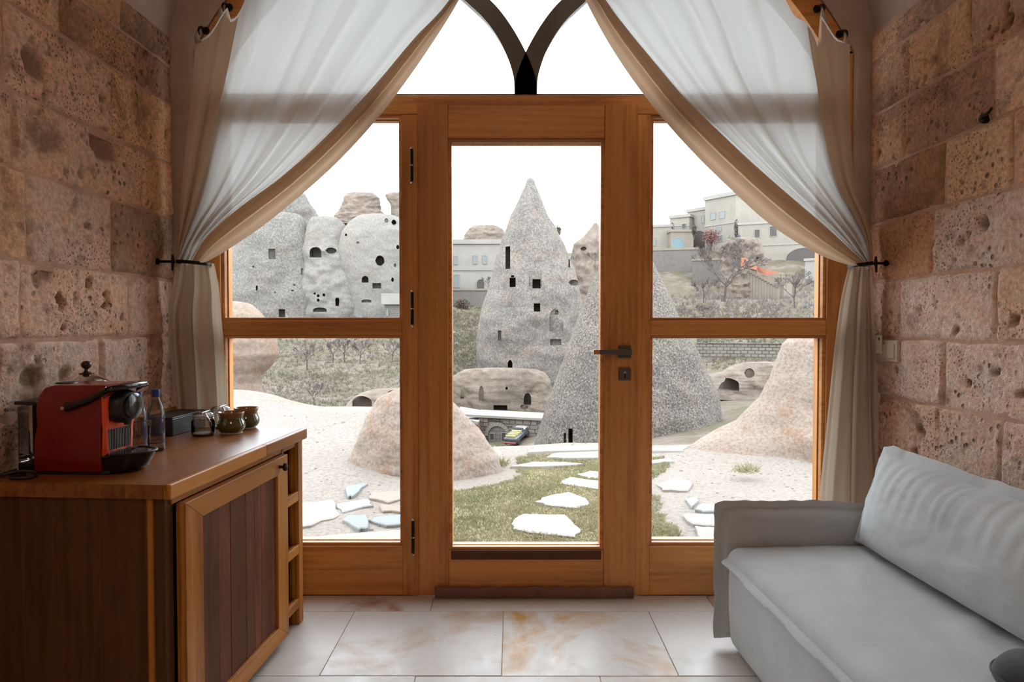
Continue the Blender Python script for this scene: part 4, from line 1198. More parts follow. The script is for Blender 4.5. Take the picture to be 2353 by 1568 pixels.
def slab_mat():
    n = N('flagstone'); v = n.coord(1.0, rand=False); tone = n.n.new('ShaderNodeObjectInfo').outputs['Color']
    a = n.noise(v, 4, 5, .65); f = n.noise(v, 40, 4, .7)
    c = n.mix(n.ramp(a, [(.35, 0.0), (.7, 1.0)]), tone, n.mix(.35, tone, X((.46, .40, .34))))
    return n.done(n.bsdf(c, .8, 0, .25, n.bump(n.math('ADD', a, n.math('MULTIPLY', f, .3)), .4, .02)))
M['slab'] = slab_mat()
def masonry(name, c1, c2, mortar, w=.34, h=.17, ms=.02, sc=1.0):
    n = N(name)
    mp = n.n.new('ShaderNodeCombineXYZ'); sp = n.n.new('ShaderNodeSeparateXYZ'); n.link(n.tc.outputs['Object'], sp.inputs[0])
    n.link(sp.outputs[0], mp.inputs[0]); n.link(sp.outputs[2], mp.inputs[1])
    br = n.n.new('ShaderNodeTexBrick'); n.link(mp.outputs[0], br.inputs['Vector'])
    n.put(br.inputs['Color1'], X(c1)); n.put(br.inputs['Color2'], X(c2)); n.put(br.inputs['Mortar'], X(mortar))
    br.inputs['Scale'].default_value = sc; br.inputs['Mortar Size'].default_value = ms; br.inputs['Brick Width'].default_value = w; br.inputs['Row Height'].default_value = h
    k = n.noise(n.coord(1.0, rand=False), 1.2, 5, .65)
    c = n.mix(n.math('MULTIPLY', n.ramp(k, [(.45, 0.0), (.7, 1.0)]), .5), br.outputs[0], X((.36, .34, .32)))
    return n.done(n.bsdf(c, .95, 0, .1))
M['masonry'] = masonry('grey_masonry', (.31, .295, .28), (.37, .35, .33), (.20, .19, .18))
M['rubble_wall'] = masonry('dry_stone_wall', (.34, .32, .29), (.42, .39, .35), (.13, .12, .10), .4, .2, .03)
def render_mat(name, c, k2=.85):
    n = N(name); v = n.coord(1.0, rand=False); a = n.noise(v, .8, 5, .6)
    return n.done(n.bsdf(n.mix(n.ramp(a, [(.35, 0.0), (.7, 1.0)]), X(c), X(tuple(q * k2 for q in c))), .9, 0, .15))
M['house'] = render_mat('cream_house_stone', (.52, .495, .44)); M['house2'] = render_mat('tan_house_stone', (.46, .42, .355)); M['house_w'] = render_mat('white_house_render', (.58, .565, .53))
M['win_glass'] = plain('far_window_glass', X((.24, .28, .29)), .3, 0, .5); M['win_dark'] = plain('far_dark_opening', (.035, .028, .025), .7)
M['win_frame'] = plain('far_window_frame', X((.46, .45, .41)), .6); M['blue_door'] = plain('blue_door_paint', X((.25, .40, .46)), .6)
M['rail'] = plain('dark_rail', (.04, .04, .04), .6)
M['bark'] = plain('grey_bark', X((.135, .115, .105)), .9); M['twig'] = plain('winter_twigs', X((.20, .17, .16)), .9)
M['brush'] = plain('dry_brush', X((.19, .16, .125)), .95); M['brush_g'] = plain('dry_green_brush', X((.20, .205, .105)), .95)

# ------------------------------------------------------------------ near terrace
def rim(x): return lerp(7.35, 8.8, smooth(-.6, -2.0, x))
def gz(x, y):
    z = -.15 + .30 * smooth(5.0, 8.2, y) * smooth(-.5, -1.7, x) + .22 * smooth(7.2, 9, y) * smooth(-2.4, -3.6, x)
    z += .06 * smooth(6.3, 7.1, y) * smooth(-.4, .4, x)
    z += .018 * fbm(x * 1.3, y * 1.3, 2) * smooth(3.2, 4.5, y)
    r = rim(x) + .25 * noise.noise(Vector((x * 1.1, 3, 1)))
    z -= 3.6 * smooth(r, r + 1.5, y)
    return z
rws = [[(x, yv, gz(x, yv)) for x in [lerp(-8, 9, i / 200) for i in range(201)]] for yv in [lerp(3.10, 10.6, j / 100) for j in range(101)]]
ter = tag(Geo().grid(rws).build('terrace_ground', M['dust'], smooth=180), 'pale dusty terrace of worn tuff outside the door', kind='structure')

def to_ground(px, py):
    z = -.13
    for _ in range(4):
        p = on_z(px, py, z); z = gz(p.x, min(p.y, 7.3)) + .014
    return on_z(px, py, z)
SLABS = []
def slab(poly, tone, label, name='paving_slab', th=.032, group=None, lift=0.0, cat='stone'):
    P = [to_ground(*q) for q in poly]
    c = sum(P, Vector()) / len(P)
    out = []
    rr = random.Random(len(SLABS))
    for a, b in zip(P, P[1:] + P[:1]):
        out.append(a)
        for k in (1, 2):
            q = a.lerp(b, k / 3); out.append(q + (q - c).normalized() * rr.uniform(-.02, .02))
    z0 = min(gz(p.x, p.y) for p in P) - .02
    SLABS.append([(p.x, p.y) for p in out])
    tilt = rr.uniform(-.012, .012)
    n = len(out)
    v = [(p.x, p.y, z0) for p in out] + [(p.x, p.y, c.z + lift + tilt * (p.x - c.x)) for p in out] + [(c.x + (p.x - c.x) * .93, c.y + (p.y - c.y) * .93, c.z + lift + .006 + tilt * (p.x - c.x)) for p in out]
    f = [tuple(range(2 * n, 3 * n))]
    for k in range(n):
        k2 = (k + 1) % n
        f += [(k, k2, n + k2, n + k), (n + k, n + k2, 2 * n + k2, 2 * n + k)]
    g = Geo(); g.add([(a - c.x, b - c.y, d - c.z) for a, b, d in v], f)
    o = g.build(name, M['slab'])
    o.location = c
    o.color = (*X(tone), 1)
    return tag(o, label, cat, group)
WHT, SLT, TAN = (.70, .69, .66), (.40, .47, .51), (.50, .44, .385)
slab([(1179, 1199), (1201, 1180), (1298, 1183), (1334, 1217), (1320, 1235), (1239, 1227), (1179, 1217)], WHT, 'largest white stepping stone in the grass nearest the door', 'stepping_stone', group='white stepping stones in the grass')
slab([(1229, 1155), (1257, 1142), (1307, 1130), (1348, 1146), (1351, 1161), (1332, 1167), (1270, 1164)], WHT, 'rounded white stepping stone, second from the door', 'stepping_stone', group='white stepping stones in the grass')
slab([(1286, 1111), (1311, 1097), (1376, 1105), (1405, 1116), (1376, 1125)], WHT, 'pointed white stepping stone, third from the door', 'stepping_stone', group='white stepping stones in the grass')
slab([(1326, 1092), (1357, 1085), (1405, 1086), (1410, 1097), (1351, 1098)], WHT, 'thin grey-edged stepping stone, fourth and farthest from the door', 'stepping_stone', group='white stepping stones in the grass')
RG = 'white slabs on the rim of the terrace'
slab([(1172, 1074), (1222, 1060), (1300, 1062), (1345, 1066), (1240, 1075)], WHT, 'narrow white slab bordering the far edge of the grass', group=RG)
slab([(1255, 1054), (1275, 1040), (1345, 1036), (1400, 1040), (1400, 1052), (1320, 1057)], WHT, 'broad white slab in the middle of the terrace rim', group=RG)
slab([(1212, 1044), (1240, 1026), (1318, 1023), (1400, 1022), (1400, 1033), (1270, 1038)], WHT, 'long white slab at the very edge of the terrace drop', group=RG)
slab([(1497, 1030), (1580, 1025), (1570, 1036), (1498, 1038)], WHT, 'white slab at the foot of the speckled grey cone', group=RG)
slab([(1480, 1058), (1543, 1053), (1548, 1062), (1482, 1070)], (.6, .62, .62), 'pale slab between two strips of grass beside the sloping rock', group=RG)
LG = 'flagstones between cabinet and door'
slab([(794, 1118), (841, 1108), (845, 1112), (814, 1142), (799, 1145)], SLT, 'jagged blue-grey slate, farthest of the slates near the boulder', 'flagstone', group=LG)
slab([(787, 1196), (797, 1183), (841, 1183), (845, 1216), (824, 1220)], SLT, 'dark-edged blue slate with a notched side beside the cabinet', 'flagstone', group=LG)
slab([(850, 1196), (862, 1189), (925, 1182), (935, 1208), (888, 1210)], SLT, 'long blue slate partly behind the door post', 'flagstone', group=LG)
slab([(774, 1159), (846, 1150), (858, 1163), (787, 1176)], (.50, .53, .54), 'pale blue-grey flagstone with a brown broken edge', 'flagstone', group=LG)
slab([(850, 1132), (925, 1128), (935, 1145), (892, 1156), (850, 1147)], TAN, 'tan flagstone at the foot of the boulder', 'flagstone', group=LG)
slab([(880, 1176), (935, 1177), (935, 1163), (874, 1161)], (.47, .39, .32), 'brown-edged flagstone strip beside the door post', 'flagstone', group=LG)
slab([(660, 1163), (764, 1148), (782, 1180), (716, 1208), (660, 1213)], (.56, .52, .47), 'large pale flagstone half behind the cabinet', 'flagstone', group=LG)
slab([(690, 1238), (804, 1228), (925, 1218), (930, 1243), (700, 1250)], (.58, .54, .50), 'wide cream flagstone along the window sill', 'flagstone', group=LG)
RP = 'flagstones between door and sofa'
slab([(1508, 1113), (1556, 1100), (1590, 1108), (1580, 1128), (1523, 1128)], (.56, .52, .48), 'cream flagstone at the foot of the sloping rock', 'flagstone', group=RP)
slab([(1574, 1148), (1603, 1141), (1606, 1151), (1589, 1168)], (.48, .53, .55), 'small blue-grey flagstone beside the grass edge', 'flagstone', group=RP)
slab([(1597, 1174), (1613, 1158), (1660, 1158), (1670, 1176), (1616, 1178)], (.42, .48, .51), 'blue slate with a dark edge beside the sofa arm', 'flagstone', group=RP)
slab([(1570, 1184), (1640, 1181), (1656, 1211), (1593, 1208)], (.57, .54, .50), 'broad cream flagstone outside the sofa arm', 'flagstone', group=RP)
slab([(1596, 1214), (1645, 1215), (1660, 1240), (1612, 1240)], (.54, .49, .45), 'brownish flagstone nearest the window under the sofa arm', 'flagstone', group=RP)

# loose pebbles
rp = random.Random(8); gp_ = Geo()
for _ in range(420):
    x, y = rp.uniform(-3.2, 3.0), rp.uniform(3.3, 8)
    if -.62 < x < 1.2 and y < 6.8: continue
    s = rp.uniform(.006, .02) * (1.5 if rp.random() < .1 else 1); z = gz(x, y)
    a = rp.uniform(0, 3)
    v = [(x + s * cos(a + 2 * pi * k / 5) * rp.uniform(.7, 1.2), y + s * sin(a + 2 * pi * k / 5), z - .003) for k in range(5)]
    w = [(lerp(x, p[0], .55), lerp(y, p[1], .55), z + s * .6) for p in v]
    gp_.add(v + w, [(4, 3, 2, 1, 0), (5, 6, 7, 8, 9)] + [(k, (k + 1) % 5, 5 + (k + 1) % 5, 5 + k) for k in range(5)])
tag(gp_.build('pebbles', plain('pebble_grey', X((.44, .40, .36)), .9), fix=False), 'small loose pebbles scattered over the pale terrace', 'gravel', kind='stuff')

# lawn
def inside(x, y, poly):
    c = False; n = len(poly)
    for i in range(n):
        (x0, y0), (x1, y1) = poly[i], poly[i - 1]
        if (y0 > y) != (y1 > y) and x < (x1 - x0) * (y - y0) / (y1 - y0) + x0: c = not c
    return c
def grass_mat():
    n = N('lawn_grass'); v = n.coord(1.0, rand=False)
    a = n.noise(v, 2.2, 4, .6); b = n.noise(v, 60, 2, .5)
    c = n.ramp(n.math('ADD', n.math('MULTIPLY', a, .55), n.math('MULTIPLY', b, .5)), [(.36, X((.36, .41, .20))), (.50, X((.58, .57, .33))), (.64, X((.80, .72, .47)))])
    d = n.n.new('ShaderNodeBsdfDiffuse'); n.put(d.inputs[0], c); t = n.n.new('ShaderNodeBsdfTranslucent'); n.put(t.inputs[0], c)
    m = n.n.new('ShaderNodeMixShader'); m.inputs[0].default_value = .35; n.link(d.outputs[0], m.inputs[1]); n.link(t.outputs[0], m.inputs[2])
    return n.done(m.outputs[0])
M['grass'] = grass_mat()
rg = random.Random(3)
gv, gf = [], []
def blade(x, y, z, h, w):
    a = rg.uniform(0, 2 * pi); b = rg.uniform(0, 2 * pi); ln = h * rg.uniform(.2, .9)
    n = len(gv)
    gv.extend([(x + w * cos(a), y + w * sin(a), z), (x - w * cos(a), y - w * sin(a), z), (x + .5 * ln * cos(b) * .5, y + .5 * ln * sin(b) * .5, z + h * .6), (x + ln * cos(b), y + ln * sin(b), z + h)])
    gf.extend([(n, n + 1, n + 2), (n, n + 2, n + 3)])
cnt = 0
BOULDER = (-.72, 6.25)
while cnt < 60000:
    x, y = rg.uniform(-.75, 1.7), 3.14 + 3.9 * rg.random() ** 1.25
    lo = -.62 + .10 * sin(y * 3) if y < 5.2 else lerp(-.62, .05, smooth(5.2, 6.0, y))
    hi = 1.10 + .05 * sin(y * 5) + (.35 * smooth(5.6, 6.3, y))
    if y > 6.75 + .1 * sin(x * 4): continue
    if not lo + .06 * noise.noise(Vector((x * 6, y * 6, 0))) < x < hi + .08 * noise.noise(Vector((x * 6, y * 6, 3))): continue
    if any(inside(x, y, s) for s in SLABS): continue
    cnt += 1
    k = noise.noise(Vector((x * 3, y * 3, 9)))
    blade(x, y, gz(x, y) - .004, rg.uniform(.014, .034) * (1 + .35 * k), rg.uniform(.0016, .003) * (1 + .12 * y))
lawn = Geo(); lawn.v, lawn.f, lawn.m = gv, gf, [0] * len(gf)
tag(lawn.build('lawn', M['grass'], fix=False), 'short dry green lawn outside the door', 'grass', kind='stuff')
turf = []
for j in range(70):
    y = lerp(3.13, 6.78, j / 69); r = []
    lo = (-.62 + .10 * sin(y * 3) if y < 5.2 else lerp(-.62, .05, smooth(5.2, 6.0, y))) + .03; hi = 1.07 + .05 * sin(y * 5) + .35 * smooth(5.6, 6.3, y)
    for i in range(25):
        x = lerp(lo + .06 * noise.noise(Vector((lo * 6, y * 6, 0))), hi + .08 * noise.noise(Vector((hi * 6, y * 6, 3))), i / 24)
        r.append((x, y, gz(x, y) + (.003 if 0 < i < 24 and j < 69 else -.004)))
    turf.append(r)
def turf_mat():
    n = N('turf_soil'); a = n.noise(n.coord(1.0, rand=False), 6, 5, .65)
    return n.done(n.bsdf(n.ramp(a, [(.35, X((.42, .38, .22))), (.65, X((.58, .52, .36)))]), .95, 0, .05))
tag(Geo().grid(turf).build('turf_base', turf_mat(), smooth=180), 'thin soil under the lawn', kind='structure')

# ------------------------------------------------------------------ rocks
def silhouette(rows, py):
    return pl([(r[0], r[1]) for r in rows], py), pl([(r[0], r[2]) for r in rows], py)
def caves(o, lst, depth=3.6):
    """cuts openings: (px, py, width px, height px, shape)"""
    me = o.data
    mw = o.matrix_world.copy(); mw = mw if False else None
    off = o.location
    bvh = BVHTree.FromPolygons([Vector(v.co) + off for v in me.vertices], [tuple(p.vertices) for p in me.polygons])
    cut = []
    for px, py, w, h, shp, *dd in lst:
        d = ray(px, py); hit = bvh.ray_cast(Vector((0, 0, CZ)), d)
        if hit[0] is None: continue
        P = hit[0]; s = P.y / F
        W, H = w * s, h * s
        u = Vector((d.y, -d.x, 0)).normalized(); fw = Vector((d.x, d.y, 0)).normalized()
        if shp == 'box': poly = [(-.5, -.5), (.5, -.5), (.48, .5), (-.5, .5)]
        elif shp == 'arch': poly = [(-.5, -.5), (.5, -.5), (.5, .05)] + [(.5 * cos(a), .05 + .45 * sin(a)) for a in [pi * k / 8 for k in range(1, 8)]] + [(-.5, .05)]
        elif shp == 'door': poly = [(-.42, -.5), (.42, -.5), (.5, .3), (.3, .5), (-.3, .5), (-.5, .3)]
        else: poly = [(.5 * cos(2 * pi * k / 14) * (1 + .08 * sin(3 * k)), .5 * sin(2 * pi * k / 14)) for k in range(14)]
        dep = (dd[0] if dd else depth) * max(W, H)
        lead = 1.4 * max(W, H) + .1
        c = Geo().prism(poly, lambda a, b, q: tuple(P + u * (a * W) + Vector((0, 0, b * H)) + fw * q), -lead, dep).build('cutter', M['cliff'])
        b = o.modifiers.new('b', 'BOOLEAN'); b.operation = 'DIFFERENCE'; b.object = c; b.solver = 'EXACT'
        cut.append(c)
    bpy.context.view_layer.update()
    dg = bpy.context.evaluated_depsgraph_get()
    nm = bpy.data.meshes.new_from_object(o.evaluated_get(dg))
    o.modifiers.clear()
    if len(nm.vertices) > .6 * len(o.data.vertices): o.data = nm; nm.name = o.name
    for c in cut: bpy.data.objects.remove(c)
    return o
def rock(name, Y, rows, mat, label, ky=.8, nt=64, nr=72, amp=.10, fq=.9, cv=(), seed=0, cat='rock', group=None, power=1.0, kind=None, sq=1.0, base_ext=0):
    """a closed rock whose outline at depth Y follows rows of (py, left px, right px)"""
    pa, pb = rows[0][0], rows[-1][0]
    v, f = [], []
    R = max(abs(at(r[2], r[0], Y).x - at(r[1], r[0], Y).x) / 2 for r in rows)
    org = at((rows[-1][1] + rows[-1][2]) / 2, pb, Y)
    top = at((rows[0][1] + rows[0][2]) / 2, pa, Y)
    for i in range(nt + 1):
        t = (i / nt) ** power
        py = lerp(pa, pb, t)
        # smooth interpolation of the outline
        k = 0
        while k < len(rows) - 2 and py > rows[k + 1][0]: k += 1
        xl, xr = silhouette(rows, py)
        L, Rr = at(xl, py, Y), at(xr, py, Y)
        c = (L + Rr) / 2; r = (Rr - L).length / 2
        if i == 0: r *= .5
        for q in range(nr):
            a = 2 * pi * q / nr
            ca, sa = cos(a), sin(a)
            if sq != 1.0:
                ca = math.copysign(abs(ca) ** sq, ca); sa = math.copysign(abs(sa) ** sq, sa)
            x, y, z = r * ca, r * ky * sa, 0
            p = Vector((c.x + x, c.y + y, c.z))
            dd = amp * min(R, 1.3 * r + .02 * R) * fbm(p.x * fq / R + seed, p.y * fq / R, p.z * fq / R * 1.2, 5)
            out = Vector((ca, sa * .8, .12)).normalized()
            ed = .35 + .65 * abs(sa)               # keep the outline close to the photo
            v.append(p + out * dd * ed)
    for i in range(nt):
        for q in range(nr):
            q2 = (q + 1) % nr
            f.append((i * nr + q, (i + 1) * nr + q, (i + 1) * nr + q2, i * nr + q2))
    n = len(v); v.append(Vector((top.x, top.y, at(1176, pa - 1, Y).z)))
    f += [(n, q, (q + 1) % nr) for q in range(nr)]
    f.append(tuple(nt * nr + q for q in range(nr - 1, -1, -1)))
    g = Geo(); g.add([p - org for p in v], f)
    o = g.build(name, mat, smooth=180)
    o.location = org
    if cv:
        caves(o, cv)
        o.data.shade_smooth(); o.data.set_sharp_from_angle(angle=radians(50))
    return tag(o, label, cat, group, kind)

NR = 'pinkish rocks on the terrace'
rock('boulder', 6.35, [(884, 935, 980), (893, 912, 1005), (915, 868, 1030), (950, 845, 1062), (1000, 826, 1112), (1050, 808, 1150), (1090, 796, 1158), (1125, 790, 1165)], M['near_rock'],
     'rounded pinkish boulder on the terrace behind the door post', ky=.62, amp=.09, fq=2.2, seed=2, group=NR)
rock('sloping_rock', 7.2, [(752, 1850, 1990), (765, 1828, 2060), (790, 1800, 2140), (850, 1775, 2240), (915, 1742, 2330), (968, 1690, 2380), (1008, 1608, 2420), (1040, 1560, 2450), (1080, 1540, 2470), (1112, 1525, 2480)], M['near_rock'],
     'large pale pink rock sloping up beside the right window', ky=.36, amp=.07, fq=2.4, seed=5, group=NR, nt=90, nr=110)
rock('overhanging_rock', 10.2, [(693, 505, 560), (700, 480, 578), (720, 440, 600), (750, 420, 622), (785, 410, 634), (815, 405, 637), (838, 402, 624), (858, 400, 606), (880, 396, 596), (905, 390, 600), (950, 380, 640)], M['orange_rock'],
     'orange-pink overhanging rock behind the left curtain', ky=.7, amp=.05, fq=2.0, seed=9, group=NR)
rock('low_mound', 8.6, [(919, 570, 640), (926, 545, 668), (940, 520, 700), (965, 490, 745), (1010, 460, 790)], M['near_rock'],
     'low pale rock mound behind the green pots', ky=.5, amp=.06, fq=2.0, seed=12, group=NR)

# hillside terrain
COLS = [300, 520, 700, 830, 920, 1040, 1100, 1160, 1250, 1350, 1500, 1600, 1700, 1800, 1900, 2200]
TAB = {
 9.5:  [1250] * 16,
 14:   [1000, 1020, 1050, 1060, 1060, 1080, 1090, 1100, 1100, 1090, 1070, 1060, 1040, 1030, 1020, 1000],
 20:   [940, 960, 985, 995, 1010, 1040, 1056, 1062, 1060, 1050, 1010, 990, 965, 955, 950, 940],
 24:   [915, 930, 950, 962, 975, 1020, 1042, 1048, 1046, 1035, 975, 950, 935, 925, 920, 915],
 28:   [890, 900, 920, 928, 935, 1000, 1030, 1030, 1010, 1000, 940, 915, 900, 895, 890, 885],
 32:   [860, 870, 888, 895, 900, 975, 990, 990, 985, 975, 910, 885, 872, 865, 862, 855],
 38:   [820, 835, 850, 855, 858, 955, 958, 958, 958, 950, 870, 845, 840, 835, 832, 825],
 43:   [795, 805, 818, 822, 825, 940, 940, 945, 945, 930, 840, 822, 815, 812, 810, 800],
 47:   [775, 785, 795, 798, 800, 845, 852, 900, 920, 890, 820, 800, 795, 790, 788, 780],
 54:   [745, 752, 762, 762, 762, 780, 790, 850, 880, 850, 780, 765, 760, 757, 755, 750],
 62:   [722, 728, 735, 732, 728, 725, 735, 790, 820, 790, 740, 730, 725, 722, 720, 715],
 72:   [705, 705, 700, 690, 690, 700, 705, 730, 760, 730, 705, 700, 697, 697, 697, 690],
 84:   [680, 650, 620, 620, 640, 664, 664, 680, 700, 690, 690, 688, 685, 682, 680, 675],
 98:   [640, 600, 560, 560, 600, 640, 645, 650, 650, 640, 620, 618, 615, 615, 615, 615],
 112:  [620, 580, 540, 540, 580, 620, 620, 620, 610, 590, 578, 575, 572, 575, 580, 580],
 135:  [600, 570, 540, 540, 570, 600, 600, 600, 590, 580, 570, 565, 560, 560, 560, 560]}
ys_ = sorted(TAB)
def hill(px, Y):
    """ground point on the hillside"""
    k = max(i for i in range(len(ys_) - 1) if ys_[i] <= Y or i == 0)
    a, b = ys_[k], ys_[k + 1]
    t = min(1, max(0, (Y - a) / (b - a)))
    za = at(px, pl(list(zip(COLS, TAB[a])), px), a).z; zb = at(px, pl(list(zip(COLS, TAB[b])), px), b).z
    p = at(px, 784, Y); p.z = lerp(za, zb, t)
    return p
rws = []
NJ, NI = 150, 200
for j in range(NJ + 1):
    Y = 9.5 * (135 / 9.5) ** (j / NJ)
    r = []
    for i in range(NI + 1):
        px = lerp(300, 2200, i / NI)
        p = hill(px, Y)
        ter_ = .35 * sin(p.z * 5.2 + 1.5 * noise.noise(Vector((p.x * .12, p.y * .12, 4)))) * smooth(12, 20, Y)
        p.z += .16 * ter_ + .012 * Y * .35 * fbm(p.x * .35, p.y * .35, 3)
        r.append(tuple(p))
    rws.append(r)
gh = Geo().grid(rws)
hillside = tag(gh.build('hillside', M['hill'], smooth=180), 'terraced winter hillside across the valley', kind='structure')
HB = BVHTree.FromPolygons([Vector(v) for v in gh.v], gh.f)
def hit_hill(px, py):
    h = HB.ray_cast(Vector((0, 0, CZ)), ray(px, py))
    return h[0] if h[0] is not None else at(px, py, 60)

# left cliff
CG = 'tuff cliffs with cave openings'
rock('cliff', 70, [(436, 640, 690), (448, 628, 702), (470, 610, 714), (485, 600, 722), (500, 590, 730), (530, 575, 742), (570, 560, 760), (660, 540, 790), (760, 520, 800)], M['cliff'], 'pointed grey tuff crag rising behind the curtain edge', amp=.16, fq=3, seed=20, group=CG)
rock('cliff_dome', 64, [(488, 615, 672), (494, 590, 690), (508, 566, 702), (545, 545, 714), (600, 530, 722), (660, 522, 742), (745, 505, 765)], M['cliff'], 'round speckled grey dome of rock left of the caves', ky=.6, amp=.06, fq=2.5, seed=23, group=CG, nt=80, nr=90,
     cv=[(625, 584, 15, 24, 'box', .5), (590, 662, 4, 11, 'door'), (694, 624, 5, 15, 'door'), (676, 655, 6, 4, 'round', 1), (672, 668, 7, 4, 'round', 1), (648, 720, 14, 18, 'box', 1.5), (632, 672, 4, 4, 'round', 1), (582, 613, 5, 5, 'round', 1)])
rock('cliff_middle', 63.5, [(497, 720, 768), (505, 712, 782), (525, 705, 800), (560, 698, 825), (610, 690, 860), (660, 685, 880), (750, 690, 900)], M['cliff_pale'], 'pale rock saddle with a large cave between the two domes', ky=.55, amp=.10, fq=3, seed=26, group=CG, nt=80, nr=90,
     cv=[(725, 579, 26, 25, 'arch', 2.2), (761, 576, 24, 14, 'round', 1.2), (723, 675, 5, 5, 'round'), (731, 680, 6, 7, 'round'), (744, 678, 6, 7, 'round'), (731, 690, 6, 7, 'round'), (775, 694, 9, 19, 'door'), (735, 712, 30, 10, 'arch', 1)])
rock('cliff_dome', 62.5, [(492, 838, 895), (497, 822, 912), (510, 803, 930), (535, 786, 948), (575, 777, 962), (620, 785, 972), (660, 800, 980), (755, 810, 985)], M['cliff_pale'], 'broad smooth whitish dome of rock beside the door post', ky=.6, amp=.05, fq=2.2, seed=29, group=CG, nt=80, nr=90,
     cv=[(873, 599, 20, 24, 'round', 2.5), (795, 540, 5, 6, 'round'), (839, 642, 15, 15, 'arch'), (866, 657, 20, 12, 'box', 1.2), (905, 511, 11, 13, 'round'), (888, 507, 9, 11, 'round', .6), (902, 643, 6, 10, 'round'), (914, 568, 7, 10, 'round'), (822, 558, 8, 6, 'round', .6), (842, 692, 22, 7, 'arch', .6), (908, 610, 5, 9, 'round', .6)])
rock('rock_stack', 66, [(443, 815, 850), (447, 798, 862), (456, 791, 871), (472, 790, 873), (482, 784, 874), (490, 779, 881), (500, 772, 886), (520, 765, 890)], M['cliff_pink'], 'square reddish rock stack standing above the whitish dome', ky=.7, amp=.13, fq=4, seed=33, group=CG, sq=.6)
rock('rock_pillar', 66, [(443, 892, 945), (449, 885, 948), (458, 888, 945), (468, 896, 942), (480, 899, 940), (500, 898, 942), (520, 890, 950)], M['cliff_pink'], 'hooked rock pillar cut off by the door post', ky=.5, amp=.08, fq=3, seed=35, group=CG)
rock('cave_ledge', 26, [(893, 870, 940), (900, 840, 965), (912, 812, 985), (935, 796, 1000), (985, 780, 1010)], M['cliff_pink'], 'pinkish rock ledge with two low cave mouths below the hillside', ky=.4, amp=.10, fq=3, seed=38, group=CG, cv=[(832, 926, 44, 30, 'arch', 1.0), (905, 906, 30, 16, 'arch', 1.0)])
rock('cave_ledge', 27, [(832, 1710, 1800), (842, 1680, 1830), (858, 1650, 1850), (880, 1625, 1860), (915, 1600, 1870)], M['cliff_pink'], 'rock ledge with a wide black cave mouth left of the sloping rock', ky=.35, amp=.09, fq=3, seed=41, group=CG, cv=[(1666, 884, 62, 30, 'arch', .9), (1722, 858, 22, 22, 'round', .5)])
# central chimney and its neighbours
rock('fairy_chimney', 47, [(409, 1214, 1223), (415, 1210, 1228), (424, 1208, 1230), (450, 1196, 1241), (500, 1172, 1262), (560, 1150, 1296), (620, 1133, 1320), (665, 1124, 1332), (700, 1110, 1338), (750, 1098, 1345), (800, 1094, 1350), (840, 1098, 1352), (880, 1092, 1356), (960, 1085, 1360)], M['cone'],
     'tall pointed grey rock chimney with carved windows in the middle of the door glass', ky=.75, amp=.07, fq=2.6, seed=44, nt=120, nr=100, group='rock chimneys',
     cv=[(1167, 592, 11, 54, 'box', 1), (1178, 649, 14, 22, 'box'), (1178, 635, 8, 5, 'round'), (1230, 641, 30, 36, 'box', .10), (1233, 652, 19, 22, 'box'), (1234, 707, 15, 19, 'box'), (1320, 650, 26, 14, 'round', 1), (1278, 735, 32, 52, 'arch', .12), (1279, 718, 9, 11, 'arch', .8), (1172, 838, 11, 20, 'arch'), (1148, 772, 8, 24, 'box', .5), (1225, 855, 6, 13, 'round'), (1259, 880, 9, 28, 'box'), (1233, 884, 8, 10, 'round', .8), (1277, 787, 26, 14, 'box', .5), (1164, 894, 6, 7, 'round'), (1308, 605, 4, 20, 'box', .8)])
rock('pink_cliff', 43, [(846, 1075, 1225), (855, 1052, 1250), (868, 1035, 1262), (895, 1020, 1268), (950, 1012, 1272), (975, 1010, 1276)], M['cliff_pink'], 'low pink cliff with carved doorways at the foot of the tall chimney', ky=.22, amp=.06, fq=4, seed=47, group=CG, sq=.6, nt=50, nr=90,
     cv=[(1212, 918, 17, 28, 'arch'), (1062, 903, 8, 28, 'box'), (1106, 905, 11, 34, 'arch', .3), (1150, 938, 32, 13, 'box', 1.5), (1164, 893, 6, 7, 'round'), (1204, 936, 18, 12, 'round', .6)])
rock('fairy_chimney', 22, [(553, 1424, 1446), (560, 1415, 1458), (575, 1404, 1475), (600, 1385, 1500), (650, 1360, 1524), (690, 1343, 1541), (750, 1322, 1570), (800, 1305, 1598), (850, 1288, 1620), (900, 1268, 1640), (950, 1248, 1656), (1000, 1233, 1668), (1040, 1222, 1680), (1085, 1210, 1690)], M['cone_front'],
     'broad dark speckled rock cone behind the door handle', ky=.75, amp=.05, fq=2.6, seed=50, nt=120, nr=110, group='rock chimneys', cv=[(1311, 1006, 10, 40, 'box', 2), (1188 + 110, 1010, 6, 26, 'box', 1)])
rock('distant_crag', 78, [(512, 1364, 1372), (520, 1360, 1376), (545, 1340, 1390), (560, 1318, 1400), (600, 1310, 1410), (660, 1310, 1420), (740, 1300, 1430)], M['cliff_pink'], 'knobbly distant crag right of the tall chimney', amp=.12, fq=3, seed=53, group=CG, cv=[(1341, 572, 14, 9, 'round', 1)])
rock('distant_crag', 95, [(518, 1090, 1140), (527, 1075, 1155), (540, 1066, 1165), (575, 1058, 1176)], M['cliff_pink'], 'flat topped distant crag above the white house roof', ky=.5, amp=.10, fq=3, seed=56, group=CG)
rock('grey_outcrop', 84, [(546, 1680, 1735), (552, 1670, 1748), (570, 1664, 1753), (600, 1660, 1756), (660, 1655, 1765), (720, 1650, 1780)], M['cliff_pink'], 'grey rock outcrop with a doorway under the hotel terrace', ky=.4, amp=.16, fq=4, seed=59, group=CG, cv=[(1742, 601, 12, 20, 'box', 1.5)])

